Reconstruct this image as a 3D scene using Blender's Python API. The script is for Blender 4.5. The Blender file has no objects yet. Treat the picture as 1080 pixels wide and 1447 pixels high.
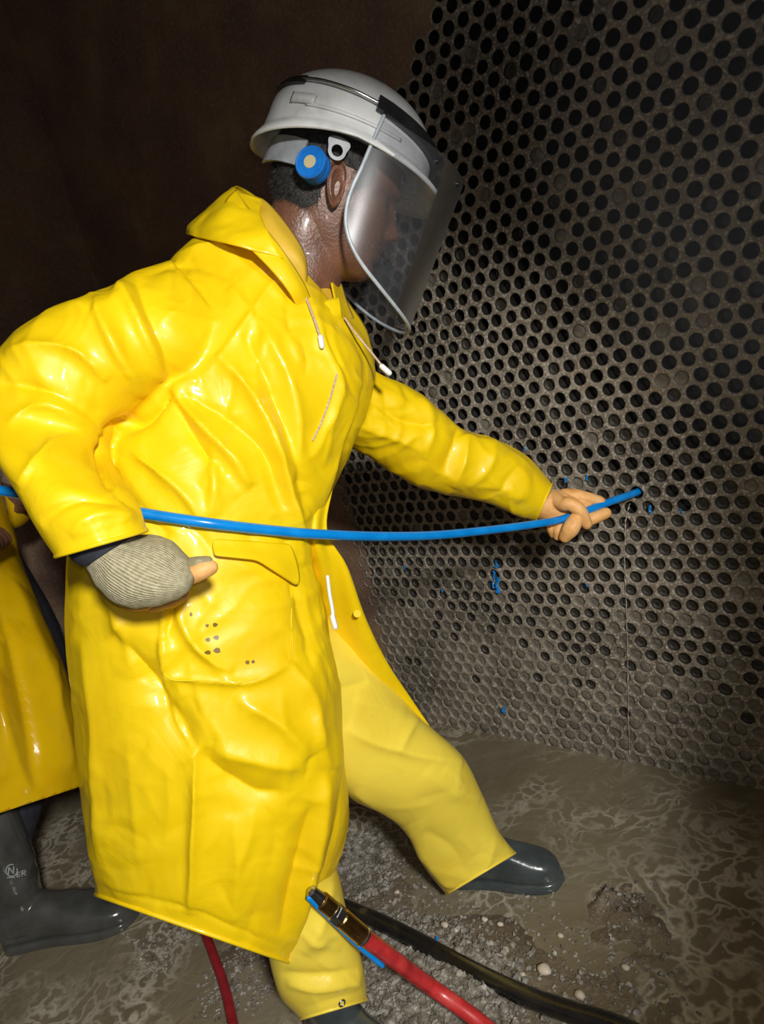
import bpy, bmesh, math, random
import numpy as np
from mathutils import Vector, Matrix

random.seed(7)
RNG = np.random.default_rng(7)
scn = bpy.context.scene
COL = scn.collection

# ------------------------------------------------------------------ camera
# World: x runs along the tube sheet, y runs into it, z is up.  The phone was
# held 1.076 m above the floor, pitched 12 degrees down and rolled 15 degrees.
FPX, CX, CY, CAMH = 1002.24, 540.0, 723.5, 1.076
PITCH = 0.036                                   # tube pitch in metres
RC = np.array([[0.7301432262888832, 0.25660245656069924, 0.6332819659452458],
               [-0.04330057798567123, 0.9423203540316202, -0.3318996991921338],
               [-0.681920764495823, 0.21491284201912308, 0.699139858171951]])
AX = np.stack([RC[:, 0], RC[:, 2], -RC[:, 1]])  # world axes in camera coords (x right, y down, z forward)
CAM = np.array([0.0, 0.0, CAMH])


def c2w(v):
    return np.asarray(v) @ AX.T


def at(px, py, d):
    """photo pixel + distance along the optical axis -> world point"""
    return c2w(np.array([(px - CX) / FPX * d, (py - CY) / FPX * d, d])) + CAM


def to_px(P):
    c = (np.asarray(P) - CAM) @ AX
    return np.stack([CX + FPX * c[..., 0] / c[..., 2], CY + FPX * c[..., 1] / c[..., 2]], -1)


def floor_pt(px, py, z=0.0):
    r = at(px, py, 1.0) - CAM
    return CAM + r * ((z - CAMH) / r[2])


WALLY = 37.7009 * PITCH


def wall_pt(px, py, y=WALLY):
    r = at(px, py, 1.0) - CAM
    return CAM + r * (y / r[1])


cam_d = bpy.data.cameras.new('camera')
cam_d.sensor_fit = 'VERTICAL'
cam_d.sensor_height = 36.0
cam_d.lens = 36.0 * FPX / 1447.0
cam_d.clip_start = 0.02
cam = bpy.data.objects.new('camera', cam_d)
COL.objects.link(cam)
rgt, dwn, fwd = AX[:, 0], AX[:, 1], AX[:, 2]
M = Matrix.Identity(4)
for r_ in range(3):
    M[r_][0], M[r_][1], M[r_][2], M[r_][3] = rgt[r_], -dwn[r_], -fwd[r_], CAM[r_]
cam.matrix_world = M
scn.camera = cam

# ------------------------------------------------------------------ world, light, exposure
w = bpy.data.worlds.new('world')
scn.world = w
w.use_nodes = True
w.node_tree.nodes['Background'].inputs[0].default_value = (0.95, 0.88, 0.88, 1)
w.node_tree.nodes['Background'].inputs[1].default_value = 0.085
scn.view_settings.view_transform = 'Standard'
scn.view_settings.look = 'None'
scn.view_settings.gamma = 1.0
scn.view_settings.use_curve_mapping = False
scn.view_settings.exposure = 0.0


def spot(name, pos, target, power, size, blend, radius, color=(1, 1, 1)):
    d = bpy.data.lights.new(name, 'SPOT')
    d.energy, d.spot_size, d.spot_blend, d.shadow_soft_size, d.color = power, size, blend, radius, color
    o = bpy.data.objects.new(name, d)
    COL.objects.link(o)
    o.location = Vector(pos)
    o.rotation_euler = (Vector(target) - Vector(pos)).to_track_quat('-Z', 'Y').to_euler()
    return o


# the hand lamp beside the phone: a beam that leaves the top and the right of the sheet dark
LAMP = CAM + c2w([0.33, -0.50, -1.00])
spot('hand_lamp', LAMP, at(410, 875, 1.3), 222.0, math.radians(41.2), 0.36, 0.10, (1.0, 0.98, 0.93))
# the phone's own weak light
spot('phone_light', CAM + c2w([0.012, -0.02, 0.0]), CAM + c2w([0, 0, 1.0]), 3.8, math.radians(125), 0.5, 0.01)


# ------------------------------------------------------------------ helpers
def link(o, parent=None):
    COL.objects.link(o)
    if parent is not None:
        o.parent = parent
    return o


def tag(o, label=None, cat=None, group=None, kind=None):
    if label: o['label'] = label
    if cat: o['category'] = cat
    if group: o['group'] = group
    if kind: o['kind'] = kind
    return o


def mesh(name, V, F, mat, parent=None, smooth=True, uv=None):
    me = bpy.data.meshes.new(name)
    me.from_pydata([tuple(map(float, v)) for v in V], [], [tuple(map(int, f)) for f in F])
    if smooth:
        me.polygons.foreach_set('use_smooth', [True] * len(me.polygons))
    if uv is not None:
        lay = me.uv_layers.new(name='uv')
        li = np.empty(len(me.loops), dtype=np.int32)
        me.loops.foreach_get('vertex_index', li)
        lay.data.foreach_set('uv', np.asarray(uv, dtype=np.float32)[li].ravel())
    if mat is not None:
        me.materials.append(mat)
    me.update()
    return link(bpy.data.objects.new(name, me), parent)


def vnoise(P, seed=0):
    """value noise in [-1,1], P (n,3)"""
    P = np.asarray(P, float)
    i = np.floor(P).astype(np.int64)
    f = P - i
    f = f * f * (3 - 2 * f)

    def h(a, b, c):
        n = (a * 374761393 + b * 668265263 + c * 2147483647 + seed * 974634777) & 0xffffffff
        n = ((n ^ (n >> 13)) * 1274126177) & 0xffffffff
        return ((n ^ (n >> 16)) & 0xffff) / 32767.5 - 1
    r = 0
    for dx in (0, 1):
        for dy in (0, 1):
            for dz in (0, 1):
                wgt = (f[:, 0] if dx else 1 - f[:, 0]) * (f[:, 1] if dy else 1 - f[:, 1]) * (f[:, 2] if dz else 1 - f[:, 2])
                r = r + wgt * h(i[:, 0] + dx, i[:, 1] + dy, i[:, 2] + dz)
    return r


def fbm(P, oct=4, seed=0):
    s, a, t = 0, 1, 0
    P = np.asarray(P, float)
    for k in range(oct):
        s = s + a * vnoise(P * 2 ** k + 17.3 * k, seed + k)
        t += a
        a *= .5
    return s / t


def cr(A, n):
    """Catmull-Rom through the rows of A, n samples"""
    A = np.asarray(A, float)
    m = len(A)
    Q = np.vstack([2 * A[0] - A[1], A, 2 * A[-1] - A[-2]])
    out = []
    for k in range(n):
        s = k / (n - 1) * (m - 1)
        i = min(int(s), m - 2)
        t = s - i
        p0, p1, p2, p3 = Q[i], Q[i + 1], Q[i + 2], Q[i + 3]
        out.append(.5 * (2 * p1 + (p2 - p0) * t + (2 * p0 - 5 * p1 + 4 * p2 - p3) * t * t + (3 * p1 - p0 - 3 * p2 + p3) * t ** 3))
    return np.array(out)


def grid_faces(nr, ns, closed=True):
    F = []
    m = ns if closed else ns - 1
    for i in range(nr - 1):
        for j in range(m):
            a, b = i * ns + j, i * ns + (j + 1) % ns
            F.append((a, b, b + ns, a + ns))
    return F


def ring_loft(secs, nr, ns, e=2.0, caps=True):
    """secs: rows (Lx,Ly,Ld, Rx,Ry,Rd, t): two outline pixels with their distance, and the half depth t.
    Returns V, F, uv; rings are real ellipses between the two outline points."""
    S = cr(secs, nr)
    th = np.arange(ns) / ns * 2 * math.pi
    c, s = np.cos(th), np.sin(th)
    c = np.sign(c) * np.abs(c) ** (2 / e)
    s = np.sign(s) * np.abs(s) ** (2 / e)
    V, UV = [], []
    for k, r in enumerate(S):
        L, Rr = at(r[0], r[1], r[2]), at(r[3], r[4], r[5])
        C, A = (L + Rr) / 2, (Rr - L) / 2
        T = C - CAM
        T = T - A * (T @ A) / (A @ A)
        T /= np.linalg.norm(T)
        V.append(C + np.outer(c, A) + np.outer(s, T) * r[6])
        UV.append(np.stack([th / (2 * math.pi), np.full(ns, k / (nr - 1))], 1))
    V, UV = np.vstack(V), np.vstack(UV)
    F = grid_faces(nr, ns)
    if caps:
        n = len(V)
        V = np.vstack([V, V[:ns].mean(0), V[-ns - 0:].mean(0) if False else V[(nr - 1) * ns:nr * ns].mean(0)])
        UV = np.vstack([UV, [[.5, 0]], [[.5, 1]]])
        for j in range(ns):
            F.append((n, (j + 1) % ns, j))
            F.append((n + 1, (nr - 1) * ns + j, (nr - 1) * ns + (j + 1) % ns))
    return V, F, UV


def tube(P, R, ns=16, sub=8, ends=True, flat=None):
    """swept tube through world points P with radii R; round ends"""
    P = np.asarray(P, float)
    R = np.full(len(P), R) if np.isscalar(R) else np.asarray(R, float)
    n = (len(P) - 1) * sub + 1
    Q = cr(np.hstack([P, R[:, None]]), n)
    C, rad = Q[:, :3], Q[:, 3]
    T = np.gradient(C, axis=0)
    T /= np.linalg.norm(T, axis=1)[:, None]
    if ends:
        r0, r1 = rad[0], rad[-1]
        a = np.radians([85, 60, 35])
        C = np.vstack([[C[0] - T[0] * r0 * math.sin(x) for x in a], C, [C[-1] + T[-1] * r1 * math.sin(x) for x in a[::-1]]])
        T = np.vstack([[T[0]] * 3, T, [T[-1]] * 3])
        rad = np.concatenate([[r0 * math.cos(x) for x in a], rad, [r1 * math.cos(x) for x in a[::-1]]])
    N = np.cross(T[0], [0.3, 0.2, 1.0])
    N /= np.linalg.norm(N)
    th = np.arange(ns) / ns * 2 * math.pi
    V, UV = [], []
    for k in range(len(C)):
        N = N - T[k] * (N @ T[k])
        N /= np.linalg.norm(N)
        B = np.cross(T[k], N)
        V.append(C[k] + rad[k] * (np.outer(np.cos(th), N) + np.outer(np.sin(th), B)))
        UV.append(np.stack([th / (2 * math.pi), np.full(ns, k / (len(C) - 1))], 1))
    V, UV = np.vstack(V), np.vstack(UV)
    F = grid_faces(len(C), ns)
    F.append(tuple(range(ns))[::-1])
    F.append(tuple(range((len(C) - 1) * ns, len(C) * ns)))
    return V, F, UV


def joinVF(parts):
    V, F, o = [], [], 0
    for p in parts:
        V.append(np.asarray(p[0]))
        F += [tuple(i + o for i in f) for f in p[1]]
        o += len(p[0])
    return np.vstack(V), F


def remesh(parts, voxel, smooth=3):
    """union of closed shapes -> one continuous surface (V, F)"""
    V, F = joinVF(parts)
    me = bpy.data.meshes.new('tmp')
    me.from_pydata([tuple(v) for v in V.tolist()], [], F)
    bm = bmesh.new()
    bm.from_mesh(me)
    bmesh.ops.recalc_face_normals(bm, faces=bm.faces)
    bm.to_mesh(me)
    bm.free()
    o = bpy.data.objects.new('tmp', me)
    COL.objects.link(o)
    m = o.modifiers.new('r', 'REMESH')
    m.mode = 'VOXEL'
    m.voxel_size = voxel
    if smooth:
        s = o.modifiers.new('s', 'SMOOTH')
        s.iterations = smooth
        s.factor = .5
    dg = bpy.context.evaluated_depsgraph_get()
    e = o.evaluated_get(dg).to_mesh()
    n = len(e.vertices)
    V2 = np.empty(n * 3)
    e.vertices.foreach_get('co', V2)
    V2 = V2.reshape(-1, 3)
    F2 = [tuple(p.vertices) for p in e.polygons]
    o.evaluated_get(dg).to_mesh_clear()
    bpy.data.objects.remove(o)
    bpy.data.meshes.remove(me)
    return V2, F2


def vnormals(V, F):
    me = bpy.data.meshes.new('tmpn')
    me.from_pydata([tuple(v) for v in V.tolist()], [], F)
    me.update()
    N = np.empty(len(V) * 3)
    me.vertex_normals.foreach_get('vector', N)
    bpy.data.meshes.remove(me)
    return N.reshape(-1, 3)


def fold(V, N, folds, seed=0):
    """sculpt folds: each (polyline px, amplitude m, width px [, width other side]); the ridge runs
    along the polyline on the side of the cloth that faces the phone"""
    px = to_px(V)
    face = np.clip(-((V - CAM) / np.linalg.norm(V - CAM, axis=1)[:, None] * N).sum(1) * 2.2, 0, 1)
    D = np.zeros(len(V))
    for fd in folds:
        pl, amp, w1 = fd[0], fd[1], fd[2]
        w2 = fd[3] if len(fd) > 3 else w1
        pl = cr(np.array(pl, float), max(6, 5 * len(pl))) if len(pl) > 2 else np.array(pl, float)
        seg = np.linalg.norm(np.diff(pl, axis=0), axis=1)
        tot = seg.sum()
        lo, hi = pl.min(0) - 3 * max(w1, w2), pl.max(0) + 3 * max(w1, w2)
        idx = np.where((px[:, 0] > lo[0]) & (px[:, 0] < hi[0]) & (px[:, 1] > lo[1]) & (px[:, 1] < hi[1]))[0]
        if not len(idx): continue
        q = px[idx]
        best = np.full(len(idx), 1e9)
        sg = np.zeros(len(idx))
        tt = np.zeros(len(idx))
        acc = 0
        for k in range(len(pl) - 1):
            d = pl[k + 1] - pl[k]
            t = np.clip(((q - pl[k]) @ d) / (d @ d), 0, 1)
            v = q - pl[k] - t[:, None] * d
            dist = np.linalg.norm(v, axis=1)
            b = dist < best
            best[b] = dist[b]
            sg[b] = np.sign(d[0] * v[b, 1] - d[1] * v[b, 0])
            tt[b] = (acc + t[b] * seg[k]) / tot
            acc += seg[k]
        wd = np.where(sg >= 0, w1, w2)
        D[idx] += amp * np.exp(-np.sqrt((best / wd) ** 2 + .03) * 1.25 + .21) * np.clip(4 * tt * (1 - tt), 0, 1) ** .6
    return V + N * (D * face)[:, None]


# ------------------------------------------------------------------ materials
def nodes(mat):
    mat.use_nodes = True
    return mat.node_tree.nodes, mat.node_tree.links


def setp(b, **kw):
    for k, v in kw.items():
        b.inputs[k.replace('_', ' ')].default_value = v


def ramp(N, stops):
    r = N.new('ShaderNodeValToRGB')
    e = r.color_ramp.elements
    while len(e) > 1: e.remove(e[-1])
    e[0].position, e[0].color = stops[0][0], (*stops[0][1], 1)
    for p, c in stops[1:]:
        x = e.new(p)
        x.color = (*c, 1)
    return r


def mat_noise(name, stops, scale=20, rough=.6, detail=6, bump=0, bscale=None, spec=.5, distort=0, coat=0, metal=0, coords='Object', rough_var=0, stretch=None):
    m = bpy.data.materials.new(name)
    N, L = nodes(m)
    b = N['Principled BSDF']
    tc = N.new('ShaderNodeTexCoord')
    src = tc.outputs[coords]
    if stretch:
        mp = N.new('ShaderNodeMapping')
        mp.inputs['Scale'].default_value = stretch
        L.new(src, mp.inputs[0])
        src = mp.outputs[0]
    n = N.new('ShaderNodeTexNoise')
    setp(n, Scale=scale, Detail=detail, Distortion=distort)
    L.new(src, n.inputs['Vector'])
    r = ramp(N, stops)
    L.new(n.outputs[0], r.inputs[0])
    L.new(r.outputs[0], b.inputs['Base Color'])
    setp(b, Roughness=rough, Metallic=metal)
    b.inputs['Specular IOR Level'].default_value = spec
    b.inputs['Coat Weight'].default_value = coat
    b.inputs['Coat Roughness'].default_value = .12
    if rough_var:
        mr = N.new('ShaderNodeMapRange')
        setp(mr, From_Min=.3, From_Max=.7, To_Min=max(.03, rough - rough_var), To_Max=rough + rough_var)
        n3 = N.new('ShaderNodeTexNoise')
        setp(n3, Scale=scale * .6, Detail=4)
        L.new(src, n3.inputs['Vector'])
        L.new(n3.outputs[0], mr.inputs[0])
        L.new(mr.outputs[0], b.inputs['Roughness'])
    if bump:
        n2 = N.new('ShaderNodeTexNoise')
        setp(n2, Scale=bscale or scale * 2, Detail=5)
        L.new(src, n2.inputs['Vector'])
        bp = N.new('ShaderNodeBump')
        bp.inputs['Strength'].default_value = 1
        bp.inputs['Distance'].default_value = bump
        L.new(n2.outputs[0], bp.inputs['Height'])
        L.new(bp.outputs[0], b.inputs['Normal'])
    return m


def mat_plain(name, col, rough=.5, metal=0, spec=.5, coat=0):
    m = bpy.data.materials.new(name)
    N, L = nodes(m)
    b = N['Principled BSDF']
    setp(b, Base_Color=(*col, 1), Roughness=rough, Metallic=metal)
    b.inputs['Specular IOR Level'].default_value = spec
    b.inputs['Coat Weight'].default_value = coat
    return m


def mat_raincoat(name, col, col2, rough=.2, coat=.5, bump=.0025, dirt=.12):
    """PVC coated cloth: glossy, slightly crumpled, with faint soiling"""
    m = bpy.data.materials.new(name)
    N, L = nodes(m)
    b = N['Principled BSDF']
    tc = N.new('ShaderNodeTexCoord')
    n = N.new('ShaderNodeTexNoise')
    setp(n, Scale=7, Detail=7)
    L.new(tc.outputs['Object'], n.inputs['Vector'])
    r = ramp(N, [(.30, col2), (.5, col), (.75, tuple(min(1, c * 1.05) for c in col))])
    L.new(n.outputs[0], r.inputs[0])
    d = N.new('ShaderNodeTexNoise')
    setp(d, Scale=42, Detail=8, Roughness=.7)
    L.new(tc.outputs['Object'], d.inputs['Vector'])
    dr = ramp(N, [(.66, (0, 0, 0)), (.78, (1, 1, 1))])
    L.new(d.outputs[0], dr.inputs[0])
    mul = N.new('ShaderNodeMath')
    mul.operation = 'MULTIPLY'
    mul.inputs[1].default_value = dirt
    L.new(dr.outputs[0], mul.inputs[0])
    mx = N.new('ShaderNodeMix')
    mx.data_type = 'RGBA'
    L.new(mul.outputs[0], mx.inputs[0])
    L.new(r.outputs[0], mx.inputs[6])
    mx.inputs[7].default_value = (.13, .09, .03, 1)
    L.new(mx.outputs[2], b.inputs['Base Color'])
    b.inputs['Roughness'].default_value = rough
    b.inputs['Coat Weight'].default_value = coat
    b.inputs['Coat Roughness'].default_value = .05
    b.inputs['Specular IOR Level'].default_value = .35
    n1 = N.new('ShaderNodeTexNoise')
    setp(n1, Scale=9, Detail=4, Distortion=1.2)
    L.new(tc.outputs['Object'], n1.inputs['Vector'])
    n2 = N.new('ShaderNodeTexNoise')
    n2.noise_type = 'RIDGED_MULTIFRACTAL'
    setp(n2, Scale=6, Detail=3, Distortion=.8)
    L.new(tc.outputs['Object'], n2.inputs['Vector'])
    ad = N.new('ShaderNodeMath')
    ad.operation = 'MULTIPLY_ADD'
    ad.inputs[1].default_value = .35
    L.new(n2.outputs[0], ad.inputs[0])
    L.new(n1.outputs[0], ad.inputs[2])
    bp = N.new('ShaderNodeBump')
    bp.inputs['Distance'].default_value = bump
    bp.inputs['Strength'].default_value = 1
    L.new(ad.outputs[0], bp.inputs['Height'])
    L.new(bp.outputs[0], b.inputs['Normal'])
    return m


MAT = {}
MAT['coat'] = mat_raincoat('yellow_raincoat', (.87, .60, .003), (.82, .54, .002), rough=.45, coat=.42, bump=.003)
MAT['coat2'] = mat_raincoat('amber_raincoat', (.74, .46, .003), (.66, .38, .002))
MAT['trouser'] = mat_raincoat('yellow_trousers', (.88, .68, .07), (.82, .60, .05), rough=.35, coat=.2, dirt=.35)
MAT['lining'] = mat_raincoat('coat_lining', (.62, .40, .03), (.52, .32, .02), rough=.55, coat=0, dirt=.2)
MAT['skin'] = mat_noise('brown_skin', [(.3, (.105, .045, .026)), (.55, (.165, .072, .042)), (.8, (.21, .098, .06))], 28, .42, bump=.0012, bscale=240, spec=.6, coat=.14, rough_var=.12)
MAT['hair'] = mat_noise('short_dark_hair', [(.35, (.010, .009, .008)), (.62, (.035, .032, .03))], 120, .55, bump=.003, bscale=300)
MAT['helmet'] = mat_noise('white_scuffed_plastic', [(.28, (.38, .37, .35)), (.48, (.64, .65, .64)), (.7, (.76, .77, .76))], 16, .34, detail=9, bump=.0004, bscale=90, rough_var=.1)
MAT['black'] = mat_noise('black_plastic', [(.3, (.008, .008, .009)), (.7, (.02, .02, .022))], 30, .3)
MAT['grey_plastic'] = mat_noise('grey_plastic', [(.3, (.20, .22, .24)), (.7, (.32, .34, .36))], 40, .4)
MAT['edge'] = mat_noise('grey_edging', [(.3, (.30, .34, .38)), (.7, (.48, .53, .57))], 60, .3, spec=.6)
MAT['blue_cap'] = mat_noise('blue_plastic', [(.3, (.005, .12, .46)), (.7, (.01, .17, .58))], 60, .35)
MAT['cream'] = mat_plain('cream_print', (.45, .40, .22), .6)
MAT['steel'] = mat_noise('steel', [(.3, (.35, .36, .38)), (.7, (.6, .6, .62))], 50, .25, metal=1)
MAT['brass'] = mat_noise('brass', [(.3, (.30, .17, .05)), (.7, (.55, .34, .12))], 50, .3, metal=1)
MAT['white'] = mat_plain('white_plastic', (.8, .8, .78), .4)
MAT['cord'] = mat_noise('pale_cord', [(.3, (.40, .26, .16)), (.7, (.66, .52, .38))], 300, .8)
MAT['blue_hose'] = mat_noise('blue_hose_rubber', [(.3, (.0, .20, .62)), (.7, (.005, .27, .76))], 30, .28, coat=.2)
MAT['red_hose'] = mat_noise('red_hose_rubber', [(.3, (.30, .015, .02)), (.55, (.52, .03, .03)), (.8, (.58, .08, .07))], 40, .35, coat=.2)
MAT['dark_red_hose'] = mat_noise('dark_red_hose_rubber', [(.3, (.22, .01, .015)), (.7, (.36, .02, .03))], 40, .4)
MAT['black_hose'] = mat_noise('wet_black_hose', [(.35, (.008, .008, .009)), (.62, (.02, .018, .014)), (.8, (.10, .075, .03))], 26, .22, coat=.5, bump=.001, bscale=160)
MAT['boot'] = mat_noise('grey_rubber_boot', [(.3, (.035, .045, .047)), (.7, (.065, .078, .08))], 25, .24, coat=.4, bump=.0015, bscale=30)
MAT['boot2'] = mat_noise('wet_olive_rubber', [(.3, (.045, .047, .042)), (.7, (.085, .085, .078))], 18, .2, coat=.5, bump=.0025, bscale=16)
MAT['latex'] = mat_noise('orange_latex', [(.3, (.68, .32, .09)), (.55, (.80, .43, .15)), (.8, (.84, .51, .23))], 45, .55, bump=.0012, bscale=90)
MAT['navy'] = mat_noise('navy_undersleeve', [(.3, (.012, .014, .022)), (.7, (.03, .032, .045))], 60, .8)


def mat_knit():
    m = bpy.data.materials.new('beige_knit')
    N, L = nodes(m)
    b = N['Principled BSDF']
    uvn = N.new('ShaderNodeTexCoord')
    wv = N.new('ShaderNodeTexWave')
    wv.bands_direction = 'X'
    setp(wv, Scale=26, Distortion=1.0, Detail=2)
    wv.inputs['Detail Scale'].default_value = 3
    L.new(uvn.outputs['UV'], wv.inputs['Vector'])
    n = N.new('ShaderNodeTexNoise')
    setp(n, Scale=160, Detail=4)
    L.new(uvn.outputs['Object'], n.inputs['Vector'])
    r = ramp(N, [(.3, (.27, .235, .13)), (.6, (.43, .385, .24)), (.85, (.52, .48, .33))])
    ad = N.new('ShaderNodeMath')
    ad.operation = 'MULTIPLY_ADD'
    ad.inputs[1].default_value = .45
    L.new(wv.outputs[1], ad.inputs[0])
    L.new(n.outputs[0], ad.inputs[2])
    sb = N.new('ShaderNodeMath')
    sb.operation = 'SUBTRACT'
    sb.inputs[1].default_value = .2
    L.new(ad.outputs[0], sb.inputs[0])
    L.new(sb.outputs[0], r.inputs[0])
    L.new(r.outputs[0], b.inputs['Base Color'])
    b.inputs['Roughness'].default_value = .9
    bp = N.new('ShaderNodeBump')
    bp.inputs['Distance'].default_value = .0015
    bp.inputs['Strength'].default_value = 1
    L.new(ad.outputs[0], bp.inputs['Height'])
    L.new(bp.outputs[0], b.inputs['Normal'])
    return m


MAT['knit'] = mat_knit()


def mat_visor():
    m = bpy.data.materials.new('clear_visor')
    N, L = nodes(m)
    N.remove(N['Principled BSDF'])
    out = N['Material Output']
    tr = N.new('ShaderNodeBsdfTransparent')
    tr.inputs[0].default_value = (.80, .81, .83, 1)
    gl = N.new('ShaderNodeBsdfGlossy')
    gl.inputs['Roughness'].default_value = .28
    gl.inputs[0].default_value = (.9, .92, .95, 1)
    df = N.new('ShaderNodeBsdfDiffuse')
    df.inputs[0].default_value = (.16, .165, .18, 1)
    tc = N.new('ShaderNodeTexCoord')
    n = N.new('ShaderNodeTexNoise')
    setp(n, Scale=170, Detail=3)
    L.new(tc.outputs['Object'], n.inputs['Vector'])
    r = ramp(N, [(.60, (.13, .13, .13)), (.80, (.36, .36, .36))])
    L.new(n.outputs[0], r.inputs[0])
    m1 = N.new('ShaderNodeMixShader')
    L.new(r.outputs[0], m1.inputs[0])
    L.new(tr.outputs[0], m1.inputs[1])
    L.new(df.outputs[0], m1.inputs[2])
    fr = N.new('ShaderNodeFresnel')
    fr.inputs[0].default_value = 1.35
    m2 = N.new('ShaderNodeMixShader')
    L.new(fr.outputs[0], m2.inputs[0])
    L.new(m1.outputs[0], m2.inputs[1])
    L.new(gl.outputs[0], m2.inputs[2])
    L.new(m2.outputs[0], out.inputs[0])
    return m


MAT['visor'] = mat_visor()


def mat_sheet(name, stops, speck=.5, bump=.0022, fine=105, tint=(.42, .38, .31)):
    """scaled, gritty steel: blotches, pale grit"""
    m = bpy.data.materials.new(name)
    N, L = nodes(m)
    b = N['Principled BSDF']
    tc = N.new('ShaderNodeTexCoord')
    n = N.new('ShaderNodeTexNoise')
    setp(n, Scale=5, Detail=8, Roughness=.65)
    L.new(tc.outputs['Object'], n.inputs['Vector'])
    r = ramp(N, stops)
    L.new(n.outputs[0], r.inputs[0])
    g = N.new('ShaderNodeTexNoise')
    setp(g, Scale=fine, Detail=5, Roughness=.65)
    L.new(tc.outputs['Object'], g.inputs['Vector'])
    gr = ramp(N, [(.50, (0, 0, 0)), (.66, (1, 1, 1))])
    L.new(g.outputs[0], gr.inputs[0])
    ml = N.new('ShaderNodeMath')
    ml.operation = 'MULTIPLY'
    ml.inputs[1].default_value = speck
    L.new(gr.outputs[0], ml.inputs[0])
    mx = N.new('ShaderNodeMix')
    mx.data_type = 'RGBA'
    L.new(ml.outputs[0], mx.inputs[0])
    L.new(r.outputs[0], mx.inputs[6])
    mx.inputs[7].default_value = (*tint, 1)
    L.new(mx.outputs[2], b.inputs['Base Color'])
    b.inputs['Roughness'].default_value = .45
    bp = N.new('ShaderNodeBump')
    bp.inputs['Distance'].default_value = bump
    bp.inputs['Strength'].default_value = 1
    L.new(g.outputs[0], bp.inputs['Height'])
    L.new(bp.outputs[0], b.inputs['Normal'])
    return m


MAT['sheet'] = mat_sheet('scaled_tube_sheet', [(.3, (.11, .09, .065)), (.48, (.20, .168, .127)), (.62, (.27, .23, .178)), (.75, (.25, .14, .075))], speck=.85, fine=165, tint=(.62, .56, .46))
MAT['bore'] = mat_noise('dark_tube_bore', [(.3, (.008, .007, .005)), (.7, (.024, .020, .015))], 60, .6)
MAT['sludge'] = mat_sheet('sludge_plug', [(.3, (.085, .073, .056)), (.5, (.15, .132, .103)), (.7, (.21, .19, .15))], speck=.3)
MAT['plug_dark'] = mat_noise('dark_sludge', [(.3, (.018, .015, .011)), (.7, (.050, .042, .032))], 50, .55, bump=.002, bscale=120)
MAT['shell'] = mat_sheet('rusty_shell', [(.35, (.20, .115, .09)), (.55, (.27, .17, .10)), (.70, (.34, .26, .13))], speck=.35, bump=.002)
MAT['mud'] = mat_sheet('wet_mud', [(.3, (.09, .068, .043)), (.5, (.16, .125, .082)), (.7, (.24, .20, .145))], speck=.25, bump=.004)
MAT['gravel'] = mat_noise('pale_gravel', [(.3, (.09, .075, .055)), (.5, (.20, .18, .15)), (.75, (.46, .44, .40))], 60, .5, bump=.001, bscale=300)
MAT['pebble'] = mat_noise('pale_pebble', [(.3, (.42, .35, .27)), (.7, (.6, .52, .42))], 60, .5)


def mat_water():
    m = bpy.data.materials.new('muddy_water')
    N, L = nodes(m)
    b = N['Principled BSDF']
    tc = N.new('ShaderNodeTexCoord')
    n = N.new('ShaderNodeTexNoise')
    setp(n, Scale=3.0, Detail=5, Distortion=.8)
    L.new(tc.outputs['Object'], n.inputs['Vector'])
    r = ramp(N, [(.3, (.15, .123, .074)), (.7, (.24, .205, .138))])
    L.new(n.outputs[0], r.inputs[0])
    # foam threads: edges of distorted cells
    nd = N.new('ShaderNodeTexNoise')
    setp(nd, Scale=6, Detail=4)
    L.new(tc.outputs['Object'], nd.inputs['Vector'])
    ma = N.new('ShaderNodeMixRGB')
    ma.blend_type = 'ADD'
    ma.inputs[0].default_value = .42
    L.new(tc.outputs['Object'], ma.inputs[1])
    L.new(nd.outputs[1], ma.inputs[2])
    vo = N.new('ShaderNodeTexVoronoi')
    vo.feature = 'DISTANCE_TO_EDGE'
    setp(vo, Scale=17)
    L.new(ma.outputs[0], vo.inputs['Vector'])
    vr = ramp(N, [(.0, (1, 1, 1)), (.16, (0, 0, 0))])
    L.new(vo.outputs[0], vr.inputs[0])
    n4 = N.new('ShaderNodeTexNoise')
    setp(n4, Scale=3.4, Detail=6)
    L.new(tc.outputs['Object'], n4.inputs['Vector'])
    fr = ramp(N, [(.44, (0, 0, 0)), (.60, (1, 1, 1))])
    L.new(n4.outputs[0], fr.inputs[0])
    mu = N.new('ShaderNodeMath')
    mu.operation = 'MULTIPLY'
    L.new(vr.outputs[0], mu.inputs[0])
    L.new(fr.outputs[0], mu.inputs[1])
    m5 = N.new('ShaderNodeMath')
    m5.operation = 'MULTIPLY'
    m5.inputs[1].default_value = .8
    L.new(mu.outputs[0], m5.inputs[0])
    mx = N.new('ShaderNodeMix')
    mx.data_type = 'RGBA'
    L.new(m5.outputs[0], mx.inputs[0])
    L.new(r.outputs[0], mx.inputs[6])
    mx.inputs[7].default_value = (.60, .55, .44, 1)
    L.new(mx.outputs[2], b.inputs['Base Color'])
    b.inputs['Roughness'].default_value = .10
    b.inputs['IOR'].default_value = 1.33
    n6 = N.new('ShaderNodeTexNoise')
    setp(n6, Scale=22, Detail=3, Distortion=1)
    L.new(tc.outputs['Object'], n6.inputs['Vector'])
    bp = N.new('ShaderNodeBump')
    bp.inputs['Distance'].default_value = .003
    bp.inputs['Strength'].default_value = 1
    L.new(n6.outputs[0], bp.inputs['Height'])
    L.new(bp.outputs[0], b.inputs['Normal'])
    return m


MAT['water'] = mat_water()

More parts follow.
